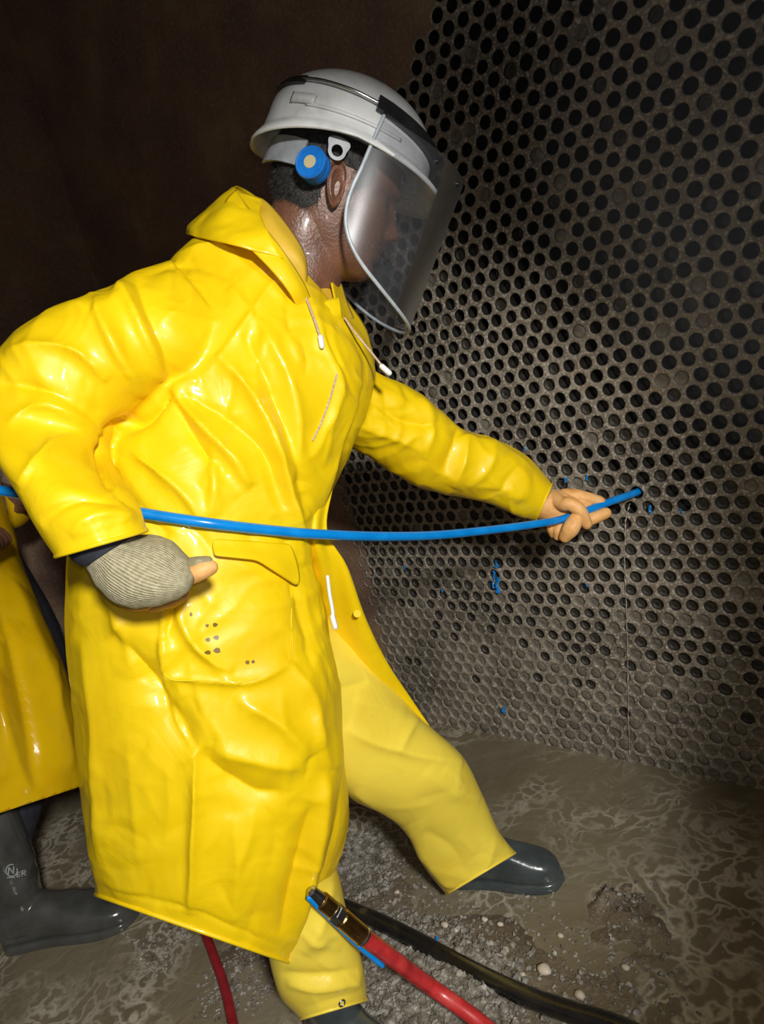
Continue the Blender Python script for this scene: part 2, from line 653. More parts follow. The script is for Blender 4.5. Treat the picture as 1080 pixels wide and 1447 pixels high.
# ------------------------------------------------------------------ the tube sheet (back wall)
LT = RC.T @ np.array([5.80650969392058, -9.678973642463536, 44.07033714239387]) * PITCH
X0, Z0 = LT[0], CAMH - LT[1]
RH = PITCH * .384
cells = []
for j in range(-45, 36):
    for i in range(-60, 80):
        x, z = X0 + (i - j * .5) * PITCH, Z0 - j * PITCH * .8660254
        if -1.46 < x < .42 and -.02 < z < 2.22:
            cells.append((x, z))
cells = np.array(cells)
blank = cells[:, 0] < -1.30 + np.maximum(0, cells[:, 1] - 1.28) * 1.15 - .16 * (cells[:, 1] < 1.28)
blank_cells, cells = cells[blank], cells[~blank]
NS = 18
ang = np.radians(30 + 20 * np.arange(NS))
dev = (np.degrees(ang) + 30) % 60 - 30
brad = (PITCH / 2) / np.cos(np.radians(dev))
nC = len(cells)
jit = RNG.normal(0, .0006, (nC, 2))
rj = RH * (1 + RNG.normal(0, .035, nC))
ca, sa = np.cos(ang), np.sin(ang)
ringX = [cells[:, :1] + brad * ca, cells[:, :1] + jit[:, :1] + (rj[:, None] * 1.10) * ca, cells[:, :1] + jit[:, :1] + rj[:, None] * ca, cells[:, :1] + jit[:, :1] + rj[:, None] * .975 * ca]
ringZ = [cells[:, 1:] + brad * sa, cells[:, 1:] + jit[:, 1:] + (rj[:, None] * 1.10) * sa, cells[:, 1:] + jit[:, 1:] + rj[:, None] * sa, cells[:, 1:] + jit[:, 1:] + rj[:, None] * .975 * sa]
rows = []
for k in range(4):
    X, Z = ringX[k].ravel(), ringZ[k].ravel()
    Q = np.stack([X, np.zeros_like(X), Z], 1)
    yn = fbm(Q * 70, 3, 3) * .0026 + fbm(Q * 12, 2, 9) * .0018
    y = WALLY + yn + (0, -.0004, .0008, .012)[k]
    rows.append(np.stack([X, y, Z], 1).reshape(nC, NS, 3))
PV = np.stack(rows, 1)                       # cell, ring, seg, xyz
V = PV.reshape(-1, 3)
F = []
jj = np.arange(NS)
quad = []
for k in range(3):
    a = k * NS + jj
    b_ = k * NS + (jj + 1) % NS
    quad.append(np.stack([a, b_, b_ + NS, a + NS], 1))
quad = np.vstack(quad)
Fq = (quad[None] + (np.arange(nC) * 4 * NS)[:, None, None]).reshape(-1, 4)
key = np.round(V * 20000).astype(np.int64)
_, first, inv = np.unique(key, axis=0, return_index=True, return_inverse=True)
inv = inv.ravel()
wall = mesh('wall_back', V[first], inv[Fq].tolist(), MAT['sheet'])
tag(wall, 'grey-brown scaled steel tube sheet with rows of round tube holes', kind='structure')
# blank rim of the sheet around the tube field
rim = bmesh.new()


def slab(bm, x0, x1, y0, y1, z0, z1):
    r = bmesh.ops.create_cube(bm, size=1)
    bmesh.ops.scale(bm, vec=(x1 - x0, y1 - y0, z1 - z0), verts=r['verts'])
    bmesh.ops.translate(bm, vec=((x0 + x1) / 2, (y0 + y1) / 2, (z0 + z1) / 2), verts=r['verts'])


slab(rim, -2.40, -1.44, WALLY + .0035, WALLY + .05, -.1, 2.75)
slab(rim, -1.44, .40, WALLY - .003, WALLY + .05, 2.2, 2.75)
slab(rim, .40, .95, WALLY - .003, WALLY + .05, -.1, 2.75)
for (x, z) in blank_cells:
    rim.faces.new([rim.verts.new((x + PITCH / math.sqrt(3) * math.cos(D_), WALLY + .004, z + PITCH / math.sqrt(3) * math.sin(D_))) for D_ in np.radians(np.arange(30, 390, 60))])
me = bpy.data.meshes.new('sheet_rim')
rim.to_mesh(me)
me.materials.append(MAT['shell'])
tag(link(bpy.data.objects.new('sheet_rim', me), wall), 'blank dark rusty rim of the tube sheet')


def tube_mesh(kind, seed):
    """a tube end seen in its hole: rolled lip, bore, and the sludge inside it"""
    r = np.random.default_rng(seed)
    dep = {'open': .075, 'dark': .028 + .012 * r.random(), 'silted': .010 + .006 * r.random(), 'flush': .0035 + .003 * r.random()}[kind]
    prof = [(RH * .985, .0026), (RH * .945, .0018), (RH * .935, .004), (RH * .93, dep)]
    V, F = [], []
    for rad, y in prof:
        for a in ang:
            V.append((rad * math.cos(a), y, rad * math.sin(a)))
    for k in range(3):
        for q in range(NS):
            a, b2 = k * NS + q, k * NS + (q + 1) % NS
            F.append((a, b2, b2 + NS, a + NS))
    nl = len(F)
    base = len(V)
    for a in ang:
        V.append((RH * .5 * math.cos(a), dep - (.0012 + .0012 * r.random() if kind in ('flush', 'silted') else 0), RH * .5 * math.sin(a)))
    for q in range(NS):
        F.append((3 * NS + q, 3 * NS + (q + 1) % NS, base + (q + 1) % NS, base + q))
    V.append((0, dep - (.002 if kind in ('flush', 'silted') else 0), 0))
    for q in range(NS):
        F.append((base + q, base + (q + 1) % NS, len(V) - 1))
    me = bpy.data.meshes.new('tube')
    me.from_pydata(V, [], F)
    for m in (MAT['sheet'], MAT['bore'], {'open': MAT['bore'], 'dark': MAT['plug_dark'], 'silted': MAT['plug_dark'], 'flush': MAT['sludge']}[kind]):
        me.materials.append(m)
    mi = [0] * NS + [1] * (2 * NS) + [2] * (len(F) - 3 * NS)
    if kind in ('flush', 'silted'): mi[NS:3 * NS] = [2] * (2 * NS)
    me.polygons.foreach_set('material_index', mi)
    me.polygons.foreach_set('use_smooth', [True] * len(F))
    me.update()
    return me, np.array(V), F, mi


kinds = {k: [tube_mesh(k, s + 10 * q) for s in range(3)] for q, k in enumerate(('open', 'dark', 'silted', 'flush'))}
choice = []
for (x, z) in cells:
    u = random.random()
    lvl = (z - .25) / .85 + random.gauss(0, .12) - max(0, (-x - .85)) * .25
    k = 'open' if lvl > .95 else 'dark' if lvl > .58 else 'silted' if lvl > .06 else 'flush'
    if u < .04: k = 'flush'
    elif u < .10: k = 'silted' if k != 'flush' else k
    choice.append((k, random.randrange(3)))
HOSE_CELL = int(np.argmin(np.hypot(cells[:, 0] - wall_pt(901, 695)[0], cells[:, 1] - wall_pt(901, 695)[2])))
choice[HOSE_CELL] = ('open', 0)                 # the tube that takes the hose is clear
pxs = to_px(np.stack([cells[:, 0], np.full(nC, WALLY), cells[:, 1]], 1))
dist = np.linalg.norm(np.stack([cells[:, 0], np.full(nC, WALLY), cells[:, 1] - CAMH], 1), axis=1)
vis = (pxs[:, 0] > 500) & (pxs[:, 0] < 1085) & (pxs[:, 1] > 230) & (pxs[:, 1] < 1120)
order = np.argsort(np.where(vis, dist, 1e9))
near = set(order[:300].tolist())
RV, RF, RM, off = [], [], [], 0
for c in range(nC):
    me, TV, TF, mi = kinds[choice[c][0]][choice[c][1]]
    loc = np.array([cells[c, 0] + jit[c, 0], WALLY, cells[c, 1] + jit[c, 1]])
    if c in near:
        o = bpy.data.objects.new('tube', me)
        o.location = loc
        s = rj[c] / RH
        o.scale = (s, 1, s)
        link(o, wall)
    else:
        s = rj[c] / RH
        RV.append(TV * np.array([s, 1, s]) + loc)
        RF.append(np.array([list(f) + [-1] * (4 - len(f)) for f in TF]) + np.where(np.array([list(f) + [-1] * (4 - len(f)) for f in TF]) < 0, 0, off))
        RM += mi
        off += len(TV)
RFa = np.vstack(RF)
rest = mesh('tube_field', np.vstack(RV), [tuple(f[:3]) if f[3] < 0 else tuple(f) for f in RFa.tolist()], None, wall)
for m in (MAT['sheet'], MAT['bore'], MAT['plug_dark'], MAT['sludge']):
    rest.data.materials.append(m)
# face materials: lip, bore, then what fills the tube
fill = {'open': 1, 'dark': 2, 'silted': 2, 'flush': 3}
mm = []
for c in range(nC):
    if c in near: continue
    k = choice[c][0]
    mi = kinds[k][choice[c][1]][3]
    mm += [fill[k] if q == 2 else q for q in mi]
rest.data.polygons.foreach_set('material_index', mm)
tag(rest, 'rows of smaller tube ends', kind='stuff')

# ------------------------------------------------------------------ side wall, ceiling, floor, water
bm = bmesh.new()
bmesh.ops.create_grid(bm, x_segments=90, y_segments=80, size=1)
for v in bm.verts:
    y, z = -1.2 + (v.co.x + 1) / 2 * (WALLY + 1.24), -.1 + (v.co.y + 1) / 2 * 2.85
    v.co = (-2.36, y, z)
Q = np.array([v.co[:] for v in bm.verts])
dx = fbm(Q * 3, 4, 2) * .02 + fbm(Q * 16, 3, 5) * .008
for v, d in zip(bm.verts, dx): v.co.x += d
me = bpy.data.meshes.new('wall_left')
bm.to_mesh(me)
me.materials.append(MAT['shell'])
me.polygons.foreach_set('use_smooth', [True] * len(me.polygons))
tag(link(bpy.data.objects.new('wall_left', me)), 'dark rusty steel shell wall beyond the workers', kind='structure')
bm = bmesh.new()
slab(bm, -2.4, .95, -1.2, WALLY + .05, 2.72, 2.8)
me = bpy.data.meshes.new('ceiling')
bm.to_mesh(me)
me.materials.append(MAT['shell'])
tag(link(bpy.data.objects.new('ceiling', me)), 'dark steel roof of the chamber', kind='structure')

GX, GY = 400, 300
gx, gy = np.meshgrid(np.linspace(-2.40, .9, GX), np.linspace(-.9, WALLY + .02, GY), indexing='ij')
G = np.stack([gx.ravel(), gy.ravel(), np.zeros(gx.size)], 1)
gp = to_px(G)
front = (G - CAM) @ AX[:, 2] > .3
h = -.010 + fbm(G * 5, 4, 21) * .010 + fbm(G * 30, 3, 8) * .004


def blob(px, py, r, amp):
    c = floor_pt(px, py)
    d = np.linalg.norm(G[:, :2] - c[:2], axis=1) / r
    return amp * np.exp(-d * d)


BARS = [(510, 1215, .12, .020), (560, 1245, .10, .010), (600, 1400, .17, .024), (500, 1330, .10, .014), (690, 1420, .12, .014),
        (880, 1275, .085, .028), (700, 1310, .10, .012), (850, 1400, .13, .012), (330, 1360, .10, .013), (230, 1330, .07, .010), (960, 1330, .10, .010)]
for bpar in BARS: h = h + blob(*bpar)
h = h + blob(880, 1275, .10, 1.0) * np.abs(fbm(G * 28, 3, 77)) * .028
for bpar in [(760, 1130, .28, -.02), (950, 1180, .25, -.02), (120, 1400, .18, -.012), (600, 1080, .2, -.02)]: h = h + blob(*bpar)
G[:, 2] = h
floor = mesh('floor', G, [tuple(f) for f in (lambda i, j: np.stack([i * GY + j, (i + 1) * GY + j, (i + 1) * GY + j + 1, i * GY + j + 1], -1).reshape(-1, 4))(*np.meshgrid(np.arange(GX - 1), np.arange(GY - 1), indexing='ij')).tolist()], MAT['mud'])
tag(floor, 'wet brown mud floor with gravel banks', kind='structure')
wv, wf = [], []
WX, WY = 120, 90
wx, wy = np.meshgrid(np.linspace(-2.38, .9, WX), np.linspace(-.9, WALLY + .01, WY), indexing='ij')
Wp = np.stack([wx.ravel(), wy.ravel(), np.zeros(wx.size)], 1)
Wp[:, 2] = fbm(Wp * 9, 3, 31) * .0012
ii, jx = np.meshgrid(np.arange(WX - 1), np.arange(WY - 1), indexing='ij')
wf = np.stack([ii * WY + jx, (ii + 1) * WY + jx, (ii + 1) * WY + jx + 1, ii * WY + jx + 1], -1).reshape(-1, 4)
water = mesh('muddy_water', Wp, wf.tolist(), MAT['water'])
tag(water, 'shallow muddy brown water with pale foam threads over the floor', 'water', kind='stuff')


def floor_h(x, y):
    i = int(np.clip((x + 2.40) / 3.3 * (GX - 1), 0, GX - 1))
    j = int(np.clip((y + .9) / (WALLY + .92) * (GY - 1), 0, GY - 1))
    return float(h[i * GY + j])


# gravel: broken shell-like chips, far too many to count
ico = bmesh.new()
bmesh.ops.create_icosphere(ico, subdivisions=1, radius=1)
IV = np.array([v.co[:] for v in ico.verts])
IF = np.array([[v.index for v in f.verts] for f in ico.faces])
SV, SF, off = [], [], 0
for (px, py, r, n, s0) in [(505, 1205, .075, 1500, .0034), (520, 1240, .08, 700, .0034), (590, 1400, .13, 3200, .0042), (540, 1330, .07, 700, .004), (660, 1420, .10, 1400, .0042),
                           (345, 1380, .09, 500, .003), (230, 1340, .07, 260, .003), (700, 1320, .14, 260, .0032), (850, 1400, .14, 320, .0032), (880, 1275, .06, 90, .0032), (950, 1250, .3, 120, .0025), (600, 1270, .12, 260, .003), (560, 1170, .10, 160, .003)]:
    c = floor_pt(px, py)
    for q in range(n):
        rr = r * math.sqrt(abs(random.gauss(0, .6)))
        t = random.random() * 6.283
        x, y = c[0] + rr * math.cos(t), c[1] + rr * math.sin(t)
        s = s0 * random.uniform(.45, 1.5) * (1.6 if random.random() < .06 else 1)
        Rm = np.array(Matrix.Rotation(random.random() * 6.28, 3, Vector((random.gauss(0, 1), random.gauss(0, 1), random.gauss(0, 1) + .01)).normalized()))
        P = (IV * np.array([1.3, 1, .55]) * s * RNG.uniform(.75, 1.25, (len(IV), 1))) @ Rm.T
        SV.append(P + np.array([x, y, max(floor_h(x, y), -.001) + s * .25]))
        SF.append(IF + off)
        off += len(IV)
gravel = mesh('gravel', np.vstack(SV), np.vstack(SF).tolist(), MAT['gravel'], smooth=False)
tag(gravel, 'pale grey gravel chips scattered in the mud', 'gravel', kind='stuff')

# ------------------------------------------------------------------ the worker: head frame
PSI = math.radians(14)
hU = np.array([.30, -.95, -.10]); hU /= np.linalg.norm(hU)
hF = np.array([.95 * math.cos(PSI), .31 * math.cos(PSI), math.sin(PSI)])
hF = hF - hU * (hF @ hU); hF /= np.linalg.norm(hF)
hL = np.cross(hU, hF)
EAR = np.array([(481 - CX) / FPX, (262 - CY) / FPX, 1.0]) * 1.07
hO = EAR + .074 * hL


def hw(P):
    """head-local (forward, left, up) -> world"""
    P = np.atleast_2d(P)
    return c2w(hO + P[:, :1] * hF + P[:, 1:2] * hL + P[:, 2:3] * hU) + CAM


# slices of the head: up, front, back, half width
HS = np.array([[.137, .018, -.022, .012], [.131, .04, -.045, .034], [.118, .062, -.07, .052], [.095, .083, -.09, .066], [.07, .094, -.101, .074], [.045, .099, -.105, .077], [.02, .095, -.103, .0765],
               [-.005, .094, -.098, .0745], [-.03, .095, -.088, .071], [-.055, .095, -.074, .066], [-.075, .093, -.06, .059], [-.095, .090, -.045, .049], [-.108, .080, -.035, .038], [-.116, .055, -.02, .022], [-.118, .03, .0, .008]])
HQ = cr(HS, 130)
nhs = 144
th = np.arange(nhs) / nhs * 2 * math.pi
HV = []
for (u, f, b_, wd) in HQ:
    c, s = np.cos(th), np.sin(th)
    fm, hl = (f + b_) / 2, (f - b_) / 2
    e = 2.3
    HV.append(np.stack([fm + hl * np.sign(c) * np.abs(c) ** (2 / e), wd * np.sign(s) * np.abs(s) ** (2 / e), np.full(nhs, u)], 1))
HV = np.vstack(HV)


def g3(P, c, s):
    d = (P - np.array(c)) / np.array(s)
    return np.exp(-(d * d).sum(1))


fr = np.clip(HV[:, 0] / .06, 0, 1)
l_ = np.abs(HV[:, 1])
LA = np.stack([HV[:, 0], l_, HV[:, 2]], 1)
df = np.zeros(len(HV))
df += .026 * np.exp(-(l_ / .0125) ** 2) * np.exp(-((HV[:, 2] + .022) / .014) ** 2)          # nose tip
df += .013 * np.exp(-(l_ / .010) ** 2) * np.exp(-((HV[:, 2] - .004) / .018) ** 2)           # bridge
df += .009 * np.exp(-((l_ - .013) / .007) ** 2) * np.exp(-((HV[:, 2] + .027) / .008) ** 2)   # nostril wings
df += .006 * np.exp(-((l_ - .022) / .024) ** 2) * np.exp(-((HV[:, 2] - .034) / .008) ** 2)    # brow
df -= .012 * np.exp(-((l_ - .032) / .015) ** 2) * np.exp(-((HV[:, 2] - .014) / .011) ** 2)    # eye socket
df += .006 * np.exp(-((l_ - .033) / .010) ** 2) * np.exp(-((HV[:, 2] - .012) / .006) ** 2)    # lids
df += .007 * np.exp(-(l_ / .020) ** 2) * np.exp(-((HV[:, 2] + .050) / .006) ** 2)          # upper lip
df += .008 * np.exp(-(l_ / .018) ** 2) * np.exp(-((HV[:, 2] + .065) / .006) ** 2)          # lower lip
df -= .004 * np.exp(-(l_ / .026) ** 2) * np.exp(-((HV[:, 2] + .0575) / .003) ** 2)         # mouth line
df -= .005 * np.exp(-(l_ / .020) ** 2) * np.exp(-((HV[:, 2] + .077) / .006) ** 2)          # chin groove
df += .006 * np.exp(-(l_ / .018) ** 2) * np.exp(-((HV[:, 2] + .094) / .010) ** 2)          # chin
HV[:, 0] += df * fr
HV[:, 1] += np.sign(HV[:, 1]) * (.005 * g3(LA, (.055, .06, -.018), (.025, .03, .016)) - .006 * g3(LA, (.05, .065, -.05), (.03, .03, .02)) - .004 * g3(LA, (.07, .07, .035), (.03, .03, .03)))
headF = grid_faces(len(HQ), nhs)
headF.append(tuple(range(nhs))[::-1])
headF.append(tuple(range((len(HQ) - 1) * nhs, len(HQ) * nhs)))
headW = hw(HV)

# body under the clothes: torso, arms, legs - one surface with the head and neck
def W(*a): return np.array([at(*p) for p in a])


neck = tube(np.vstack([hw([[-.025, 0, -.02]]), hw([[-.030, 0, -.075]]), W((432, 372, 1.155), (400, 440, 1.16))]), [.062, .060, .063, .075], 40, 8)
torso = tube(W((395, 470, 1.16), (345, 560, 1.15), (315, 680, 1.14), (310, 790, 1.15), (320, 870, 1.16)), [.085, .11, .105, .105, .09], 28, 6)
rarm = tube(W((330, 470, 1.06), (200, 490, 1.0), (60, 560, .955), (90, 680, .875), (145, 755, .845)), [.055, .05, .045, .038, .030], 18, 6)
larm = tube(W((450, 500, 1.22), (540, 590, 1.24), (620, 650, 1.30), (690, 672, 1.34), (740, 698, 1.375)), [.055, .045, .038, .030, .022], 18, 6)
rleg = tube(W((310, 860, 1.12), (355, 1060, 1.13), (410, 1230, 1.125), (455, 1370, 1.142)), [.075, .06, .045, .036], 20, 6)
lleg = tube(W((400, 880, 1.21), (490, 1010, 1.265), (585, 1090, 1.31), (645, 1180, 1.37)), [.07, .06, .045, .04], 20, 6)
BV, BF = remesh([(headW, headF), neck[:2], torso[:2], rarm[:2], larm[:2], rleg[:2], lleg[:2]], .0028, 2)
person = mesh('person', BV, BF, MAT['skin'])
tag(person, 'person in yellow raincoat and white visored helmet leaning to push a blue hose', 'person')

# ears: helix rim, antihelix and concha on a bent oval
def ear_mesh(side):
    nu, nv = 28, 48
    V = []
    for i in range(nu):
        r = i / (nu - 1)
        for j in range(nv):
            a = j / nv * 2 * math.pi
            x, z = math.cos(a), math.sin(a)
            ex = .0165 * (1 + .18 * z) * (1 if x < 0 else .85)
            P = np.array([x * ex * r, 0, z * .034 * r + (.003 if z > 0 else 0) * r])
            back = .5 - .5 * x
            hgt = .006 + .012 * back * r
            hgt += .006 * math.exp(-((r - .90) / .09) ** 2) * (1 if (x < .5 or z > .3) else .25)
            hgt += .004 * math.exp(-((r - .60) / .12) ** 2) * back
            hgt -= .012 * math.exp(-((x * r - .15) / .32) ** 2 - ((z * r + .12) / .36) ** 2)
            hgt += .005 * math.exp(-((x * r - .72) / .18) ** 2 - ((z * r + .10) / .16) ** 2)
            if r > .96: hgt -= .005
            V.append((P[0] - .006 + P[2] * -.12, side * (.0735 + hgt), P[2] - .004))
    # skirt back to the skull
    for j in range(nv):
        b = V[(nu - 1) * nv + j]
        V.append((b[0] * .75, side * .066, b[2] * .85))
    return hw(np.array(V)), grid_faces(nu + 1, nv)


for side in (-1, 1):
    v, f = ear_mesh(side)
    mesh('ear', v, f, MAT['skin'], person)
# eyes
MAT['eye'] = mat_plain('dark_eye', (.05, .035, .028), .15)
for side in (-1, 1):
    bm = bmesh.new()
    bmesh.ops.create_uvsphere(bm, u_segments=20, v_segments=12, radius=.0115)
    v = np.array([p.co[:] for p in bm.verts]) + np.array([.0735, side * .0325, .013])
    mesh('eye', hw(v), [[q.index for q in f.verts] for f in bm.faces], MAT['eye'], person)

# hair: short strands over the scalp left free by the helmet
lc = HV
hairmask = (lc[:, 2] > -.055 + np.clip((lc[:, 0] + .05) / .10, 0, 1) * .075) & (lc[:, 0] < .045) & ~((np.abs(lc[:, 0] + .004) < .018) & (lc[:, 2] < .028))
capV = lc * np.array([1.0, 1, 1]) + np.sign(lc) * 0
cen = np.array([0, 0, .02])
dirs = (lc - cen) / np.linalg.norm(lc - cen, axis=1)[:, None]
capF = [f for f in grid_faces(len(HQ), nhs) if all(hairmask[i] for i in f)]
hair = mesh('hair', hw(lc + dirs * .0022), capF, MAT['hair'], person)
hi = np.where(hairmask & (lc[:, 2] < .075))[0]
SVh, SFh = [], []
for k in range(9000):
    i = hi[random.randrange(len(hi))]
    p = lc[i] + RNG.normal(0, .0012, 3)
    d = dirs[i] * .35 + np.array([-.25, 0, -.9]) * .7 + RNG.normal(0, .25, 3)
    d /= np.linalg.norm(d)
    ln = random.uniform(.005, .011)
    sd = np.cross(d, RNG.normal(0, 1, 3)); sd /= np.linalg.norm(sd)
    b0 = p + dirs[i] * .001
    n0 = len(SVh)
    SVh += [b0 - sd * .00035, b0 + sd * .00035, b0 + d * ln]
    SFh.append((n0, n0 + 1, n0 + 2))
st = mesh('hair_strands', hw(np.array(SVh)), SFh, MAT['hair'], hair)
tag(st, kind='stuff')

# ------------------------------------------------------------------ helmet, in the head frame
HT = np.array([0.006, 0, .080])


def dome(az, el, off=0.0):
    """helmet surface; az 0 = front, pi/2 = left; el 0 = rim .. pi/2 = crown"""
    a, b2, c = .134 + off, .112 + off, .102 + off
    x = a * math.cos(el) * math.cos(az)
    y = b2 * math.cos(el) * math.sin(az)
    z = c * math.sin(el) ** .92
    z += .007 * math.exp(-(y / .011) ** 2) * (1 if el > .25 else el / .25) * (math.sin(el) if x > 0 else 1)   # crown ridge
    return np.array([x - .004, y, z]) + HT


def rimdrop(az):
    c = math.cos(az)
    return -.012 - .016 * max(0, -c) ** 2 - .010 * max(0, c) ** 3


NA, NE = 96, 26
V = []
for i in range(NE):
    el = (i / (NE - 1)) ** 1.0 * math.pi / 2 * .998
    for j in range(NA):
        V.append(dome(j / NA * 2 * math.pi, el))
V = np.array(V)
# skirt and brim below the dome: list of (outward, fraction of drop)
br = []
for (o_, q) in [(.001, .25), (.0025, .7), (.004, 1.0)]:
    for j in range(NA):
        az = j / NA * 2 * math.pi
        p = dome(az, 0, o_)
        p[2] += rimdrop(az) * q
        br.append(p)
for (q, dz) in [(.35, -.001), (.75, -.005), (1.0, -.008), (.97, -.0115), (.4, -.006)]:
    for j in range(NA):
        az = j / NA * 2 * math.pi
        c = math.cos(az)
        ext = .005 + .030 * max(0, c) ** 1.6 + .006 * max(0, -c) ** 1.5
        p = dome(az, 0, .004)
        dr = np.array([math.cos(az), math.sin(az), 0])
        p = p + dr * ext * q
        p[2] += rimdrop(az) + dz * (1 + 1.0 * abs(c))
        br.append(p)
br = np.array(br)
inn = []
for el in (0, .35, .8, 1.3):
    for j in range(NA):
        az = j / NA * 2 * math.pi
        p = dome(az, el, -.004)
        if el == 0: p[2] += rimdrop(az)
        inn.append(p)
rowsV = [*np.array(inn).reshape(4, NA, 3)[::-1], *br.reshape(8, NA, 3)[::-1], *V.reshape(NE, NA, 3)]
helmet = mesh('helmet', hw(np.vstack(rowsV)), grid_faces(len(rowsV), NA), MAT['helmet'], person)
helmet['label'] = 'white scuffed hard hat'


def band(az0, az1, el0, el1, off, n=40, th_=.003, rise=None):
    """strip lying on the helmet between two elevations, with thickness"""
    V, F = [], []
    for i in range(n):
        t = i / (n - 1)
        az = az0 + (az1 - az0) * t
        r = rise(t) if rise else 0
        for (e, o_) in ((el0, off), (el1, off), (el1, off + th_), (el0, off + th_)):
            V.append(dome(az, max(0.01, e + r), o_))
    for i in range(n - 1):
        for k in range(4):
            a, b2 = i * 4 + k, i * 4 + (k + 1) % 4
            F.append((a, b2, b2 + 4, a + 4))
    F.append((3, 2, 1, 0)); F.append(tuple(range((n - 1) * 4, n * 4)))
    return hw(np.array(V)), F


D = math.radians
v, f = band(D(-84), D(84), .05, .24, .004, 50, .007, rise=lambda t: .16 * abs(2 * t - 1) ** 1.5)
mesh('visor_bracket', v, f, MAT['black'], helmet, smooth=False)
v, f = band(D(-176), D(-136), .30, .42, .002, 14, .004)
mesh('rear_strap', v, f, MAT['black'], helmet, smooth=False)
for sgn in (-1, 1):
    pts = [dome(sgn * D(a), e, .005) for a, e in ((138, .37), (120, .36), (100, .34), (82, .31))]
    v, f, _ = tube(hw(np.array(pts)), .0028, 10, 6)
    mesh('spring_wire', v, f, MAT['steel'], helmet)
# moulded slot on the side of the shell
v, f = band(D(-140), D(-122), .03, .15, -.001, 10, .006)
mesh('accessory_slot', v, f, MAT['helmet'], helmet)
v, f = band(D(-128), D(-62), .012, .05, -.001, 30, .0035)
mesh('rain_gutter', v, f, MAT['helmet'], helmet)

# visor: a bent clear sheet with a round-cornered bottom, grey edging
VU = np.array([.098, .06, .02, -.01, -.04, -.07, -.10, -.125, -.145, -.157, -.162])
VA = np.radians(np.array([97, 99, 101, 103, 103, 99, 88, 70, 48, 24, 3]))


def visor_pt(a, u):
    """a: angle from front (negative = right ear side), u: height in the head frame"""
    t = (.098 - u) / .26
    r = .134
    return np.array([.047 + (r + .014 * (1 - t)) * math.cos(a), (r - .016) * math.sin(a), u - .012 * math.cos(a) * (1 - t)])


nA, nT = 64, 48
uu = np.linspace(.098, -.162, nT)
V = [visor_pt((2 * i / (nA - 1) - 1) * np.interp(-u, -VU, VA), u) for u in uu for i in range(nA)]
visor = mesh('visor', hw(np.array(V)), grid_faces(nT, nA, False), MAT['visor'], helmet)
visor['label'] = 'clear wet face visor'
ed = cr(np.stack([VU, VA], 1), 40)
edge = [visor_pt(-a, u) for u, a in ed] + [visor_pt(a, u) for u, a in ed[::-1]]
v, f, _ = tube(hw(np.array(edge)), .0030, 8, 2)
mesh('visor_edging', v, f, MAT['edge'], helmet)
for a in (-58, -30, 0, 30, 58):
    p = visor_pt(D(a), .082)
    bm = bmesh.new()
    bmesh.ops.create_uvsphere(bm, u_segments=10, v_segments=6, radius=.006)
    v = np.array([q.co[:] for q in bm.verts]) * np.array([.6, 1, .7]) + p
    mesh('visor_stud', hw(v), [[q.index for q in f_.verts] for f_ in bm.faces], MAT['black'], helmet)

# suspension: grey headband piece at the nape, lug with a hole, blue knob
def plate(outline, thick, mat, name, parent, hole=None):
    """outline: head-local (forward, up) on the right side at given lateral l"""
    pass


def strip(pts, width_dir, half, thick, mat, name, parent):
    P = np.array(pts, float)
    n = len(P)
    wd = np.array(width_dir, float)
    V, F = [], []
    T = np.gradient(P, axis=0)
    for i in range(n):
        nn = np.cross(T[i], wd); nn /= np.linalg.norm(nn)
        for (a, b2) in ((-1, -1), (1, -1), (1, 1), (-1, 1)):
            V.append(P[i] + wd * half * a + nn * thick * b2)
    for i in range(n - 1):
        for k in range(4):
            a, b2 = i * 4 + k, i * 4 + (k + 1) % 4
            F.append((a, b2, b2 + 4, a + 4))
    F.append((3, 2, 1, 0)); F.append(tuple(range((n - 1) * 4, n * 4)))
    return mesh(name, hw(np.array(V)), F, mat, parent, smooth=False)


hb = [(.112 * math.cos(a) - .006, .086 * math.sin(a), .018 - .010 * math.cos(a)) for a in np.radians(np.linspace(-175, -122, 14))]
strip(hb, (0.12, 0, 1), .020, .0018, MAT['grey_plastic'], 'headband', helmet)
hb2 = [(.108 * math.cos(a) - .004, .087 * math.sin(a), .078) for a in np.radians(np.linspace(-122, 122, 40))]
strip(hb2, (0, 0, 1), .012, .0015, MAT['grey_plastic'], 'headband', helmet)
# lug: ring with a tapering shoulder
nl = 24
V = []
for k in range(nl):
    a = k / nl * 2 * math.pi
    for (r, dy) in ((.0085, 0), (.0135 + .006 * max(0, math.sin(a)) ** 2, 0), (.0135 + .006 * max(0, math.sin(a)) ** 2, .003), (.0085, .003)):
        V.append((-.020 + r * math.cos(a) * (1 + .9 * max(0, math.sin(a)) ** 2 * (r > .01)), -.098 - dy, .036 + r * math.sin(a)))
F = []
for k in range(nl):
    for q in range(4):
        a, b2 = k * 4 + q, k * 4 + (q + 1) % 4
        c, d2 = ((k + 1) % nl) * 4 + (q + 1) % 4, ((k + 1) % nl) * 4 + q
        F.append((a, b2, c, d2))
mesh('harness_lug', hw(np.array(V)), F, MAT['grey_plastic'], helmet, smooth=False)

